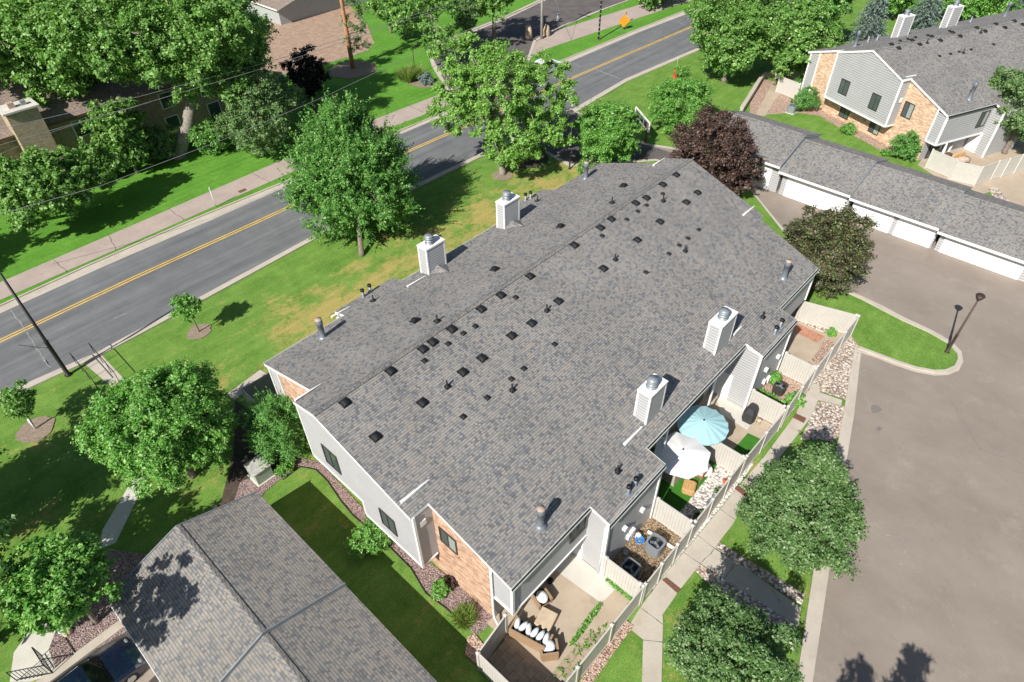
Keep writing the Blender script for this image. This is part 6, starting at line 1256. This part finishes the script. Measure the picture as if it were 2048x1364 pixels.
for nm, lb_, px, R_, n_, sd_ in (('juniper_shrub', 'large clipped round juniper at the pale brick corner', (1613, 198), (1.55, 1.55, 1.5), 14000, 70), ('juniper_shrub', 'smaller juniper ball behind the large clipped one', (1600, 165), (.95, .95, .9), 6000, 71), ('juniper_shrub', 'round dark juniper by the far patio corner box', (1812, 292), (1.55, 1.55, 1.5), 14000, 72)):
    shrub(nm, lb_, px, R_, 'leaf_yew', n_, .10, 50, sd_, asp=.5, rc=.28, group='round junipers at the far townhouse')
shrub('shrub', 'low flowering shrub under the far overhanging wall', (1697, 257), (1.05, .7, .6), 'leaf_lime', 3500, .1, 22, 73); shrub('shrub', 'light green perennial left of the round dark juniper', (1772, 305), (.5, .5, .4), 'leaf_lime', 1500, .1, 12, 74)
shrub('shrub', 'leafy shrub growing under the bright tree beside the entrance drive', (1170, 335), (1.1, .9, .9), 'leaf_mid', 4000, .12, 22, 75); shrub('shrub', 'low grass-like shrub in the dark mulch bed by the boulder', (1080, 300), (.9, .6, .5), 'leaf_mid', 2500, .12, 16, 76)
#--- near gable bed
shrub('shrub', 'broad bright shrub hedge under the overhanging gable wall', (745, 1070), (1.6, .95, .75), 'leaf_lime', 9000, .09, 44, 80); shrub('shrub', 'bright green shrub on the rock bed below the brick window', (880, 1178), (.55, .55, .5), 'leaf_lime', 3200, .08, 20, 81); shrub('shrub', 'small dark purple shrub beside the bright one on the rock bed', (903, 1165), (.38, .35, .35), 'leaf_purple', 1500, .07, 12, 82)
t_ = thing('daylily_clump', 'grassy clump at the near fence corner on the rock bed', 'plant', G(928, 1240)); blades('leaves', 'leaf_blade', t_, G(928, 1240), 900, .28, .28, .6, .02, 7, .5)
shrub('shrub', 'yellow-flowered green perennial beside the utility cabinet', (570, 935), (.75, .5, .35), 'leaf_lime', 2500, .08, 18, 83)
# patio plants
for i, (px, py, r_, h_, lb_) in enumerate(((1548, 757, .6, 1.0, 'tall leafy plant behind the dark air conditioner'), (1590, 800, .6, 1.0, 'tall leafy plant near the fence of the green nook'), (1538, 800, .7, .7, 'leafy plants left of the dark air conditioner'), (1568, 815, .55, .5, 'low green plants in front of the dark air conditioner'), (1520, 788, .42, .55, 'small plant at the wall of the green nook'))):
    shrub('garden_plant', lb_, (px, py), (r_, r_, h_*.5), 'leaf_lime', 1500, .15, 14, 90+i, zc=h_*.5, group='plants in the green nook', stems=3)
shrub('garden_plant', 'bright shrub inside the corner of the far brick patio', (1664, 666), (.42, .42, .35), 'leaf_lime', 900, .13, 12, 96, stems=3); shrub('garden_plant', 'sprouting weeds at the rock patch by the far fence', (1618, 635), (.4, .25, .15), 'leaf_lime', 250, .1, 8, 97, stems=2)
pot('flower_pot', 'dark pot with purple and white petunias inside the fence', 1395, 1040, .25, .3, 'pole_brown', 'flower pots on the white stones', 'leaf_lime', 500); pot('flower_pot', 'blue-grey pot by the white stones fence post', 1418, 1010, .15, .3, 'pipe_grey', 'flower pots on the white stones'); pot('flower_pot', 'tall grey pot next to the blue-grey one at the fence', 1427, 997, .14, .32, 'metal_grey', 'flower pots on the white stones')
pot('flower_pot', 'pot of dark green leaves beside the grey pots', 1433, 988, .16, .25, 'pole_black', 'flower pots on the white stones', 'leaf_mid', 350); pot('flower_pot', 'pot of red flowers at the fence corner of the turf patio', 1450, 968, .16, .25, 'terracotta', 'flower pots on the white stones', 'red_flower', 200)
t_ = thing('petunia_flowers', 'purple petunia blossoms trailing over the dark pot', 'flowers', (*G(1390, 1040)[:2], 0)); foliage_mesh('blossoms', 'purple_flower', t_, G(1389, 1040, .4), (.36, .36, .22), 260, .07, 8, 99, .5)
for i, (a_, b_, n_, lb_) in enumerate((((1143, 1290), (1200, 1212), 1500, 'line of weeds between slab and pavers on the near patio'), ((1213, 1160), (1265, 1203), 1000, 'grass strip along the nook fence of the near patio'))):
    t_ = thing('weeds', lb_, 'weeds', G(*a_)); t_['kind'] = 'stuff'; rng = np.random.default_rng(100+i); A, B_ = np.array(G(*a_)), np.array(G(*b_)); f = rng.uniform(0, 1, n_)[:, None]; P = A+(B_-A)*f+rng.normal(size=(n_, 3))*[.05, .05, .0]+np.abs(rng.normal(size=(n_, 3)))*[0, 0, .06]+[0, 0, .11]; leaf_mesh('leaves', P, rng.normal(size=(n_, 3))*.5+[0, 0, 1], .09, .05, 'leaf_lime', t_, rng)
t_ = thing('weeds', 'weeds sprouting in the paver joints by the front fence', 'weeds', G(1215, 1235)); t_['kind'] = 'stuff'; rng = np.random.default_rng(140); c_ = np.stack([rng.uniform(9.2, 12.6, 46), rng.uniform(5.75, 6.5, 46), np.full(46, .13)], 1); P = np.repeat(c_, 12, 0)+rng.normal(size=(46*12, 3))*[.05, .05, .02]; leaf_mesh('leaves', P, rng.normal(size=(len(P), 3))*.5+[0, 0, 1], .08, .045, 'leaf_lime', t_, rng)
#--- trees just outside the frame whose shade falls into it
tree('shade_tree', 'tree outside the left edge shading the lawn', (-6.5, 33.5, 5.0), 5.0, (4.2, 4.2, 3.4), 'leaf_mid', n=26000, L=.2, ncl=70, seed=110, tr=.25); tree('shade_tree', 'tree left of the frame shading the path and lawn corner', (-7.0, 26.5, 4.6), 4.6, (3.6, 3.6, 3.0), 'leaf_mid', n=20000, L=.2, ncl=60, seed=111, tr=.25)
tree('shade_tree', 'tree outside the left edge shading the lower left garage roof', (-7.3, 19.5, 8.4), 8.4, (2.1, 2.0, 2.0), 'leaf_mid', n=5000, L=.22, ncl=26, seed=112, tr=.2, core=.05)  # out of view, added to cast leafy shade on the garage roof
for i, (x, y) in enumerate(((G(1745, 1310)-G(1850, 1230)+Vector((11.3, -6.0, 0)))[:2], (G(1745, 1310)-G(1850, 1230)+Vector((13.5, -7.6, 0)))[:2])): 
    c = Vector((x, y, 0)); t_ = thing('spruce_tree', ('spruce', 'second spruce')[i]+' below the frame casting a shadow on the parking court', 'tree', (x, y, 0)); rng = np.random.default_rng(120+i); 
    cl = []; h_ = 8.5
    for k in range(14):
        f = k/13; rr = 3.4*(1-f)+.2; m_ = max(3, int(10*(1-f)+3))
        for j in range(m_): a_ = 6.283*j/m_+k; cl.append((x+math.cos(a_)*rr*.6, y+math.sin(a_)*rr*.6, .6+f*h_))
    cl = np.array(cl); P, Nn, _ = crown_pts(rng, (x, y, h_/2), (1.6, 1.6, 3), len(cl), 16000, .3, cl=cl, core=0); leaf_mesh('crown', P, Nn, .2, .1, 'leaf_deep', t_, rng); mb = M(); mb.tube([(x, y, 0), (x, y, h_)], [.18, .03], 8); mb.build('trunk', 'bark', t_)
print('scene built')
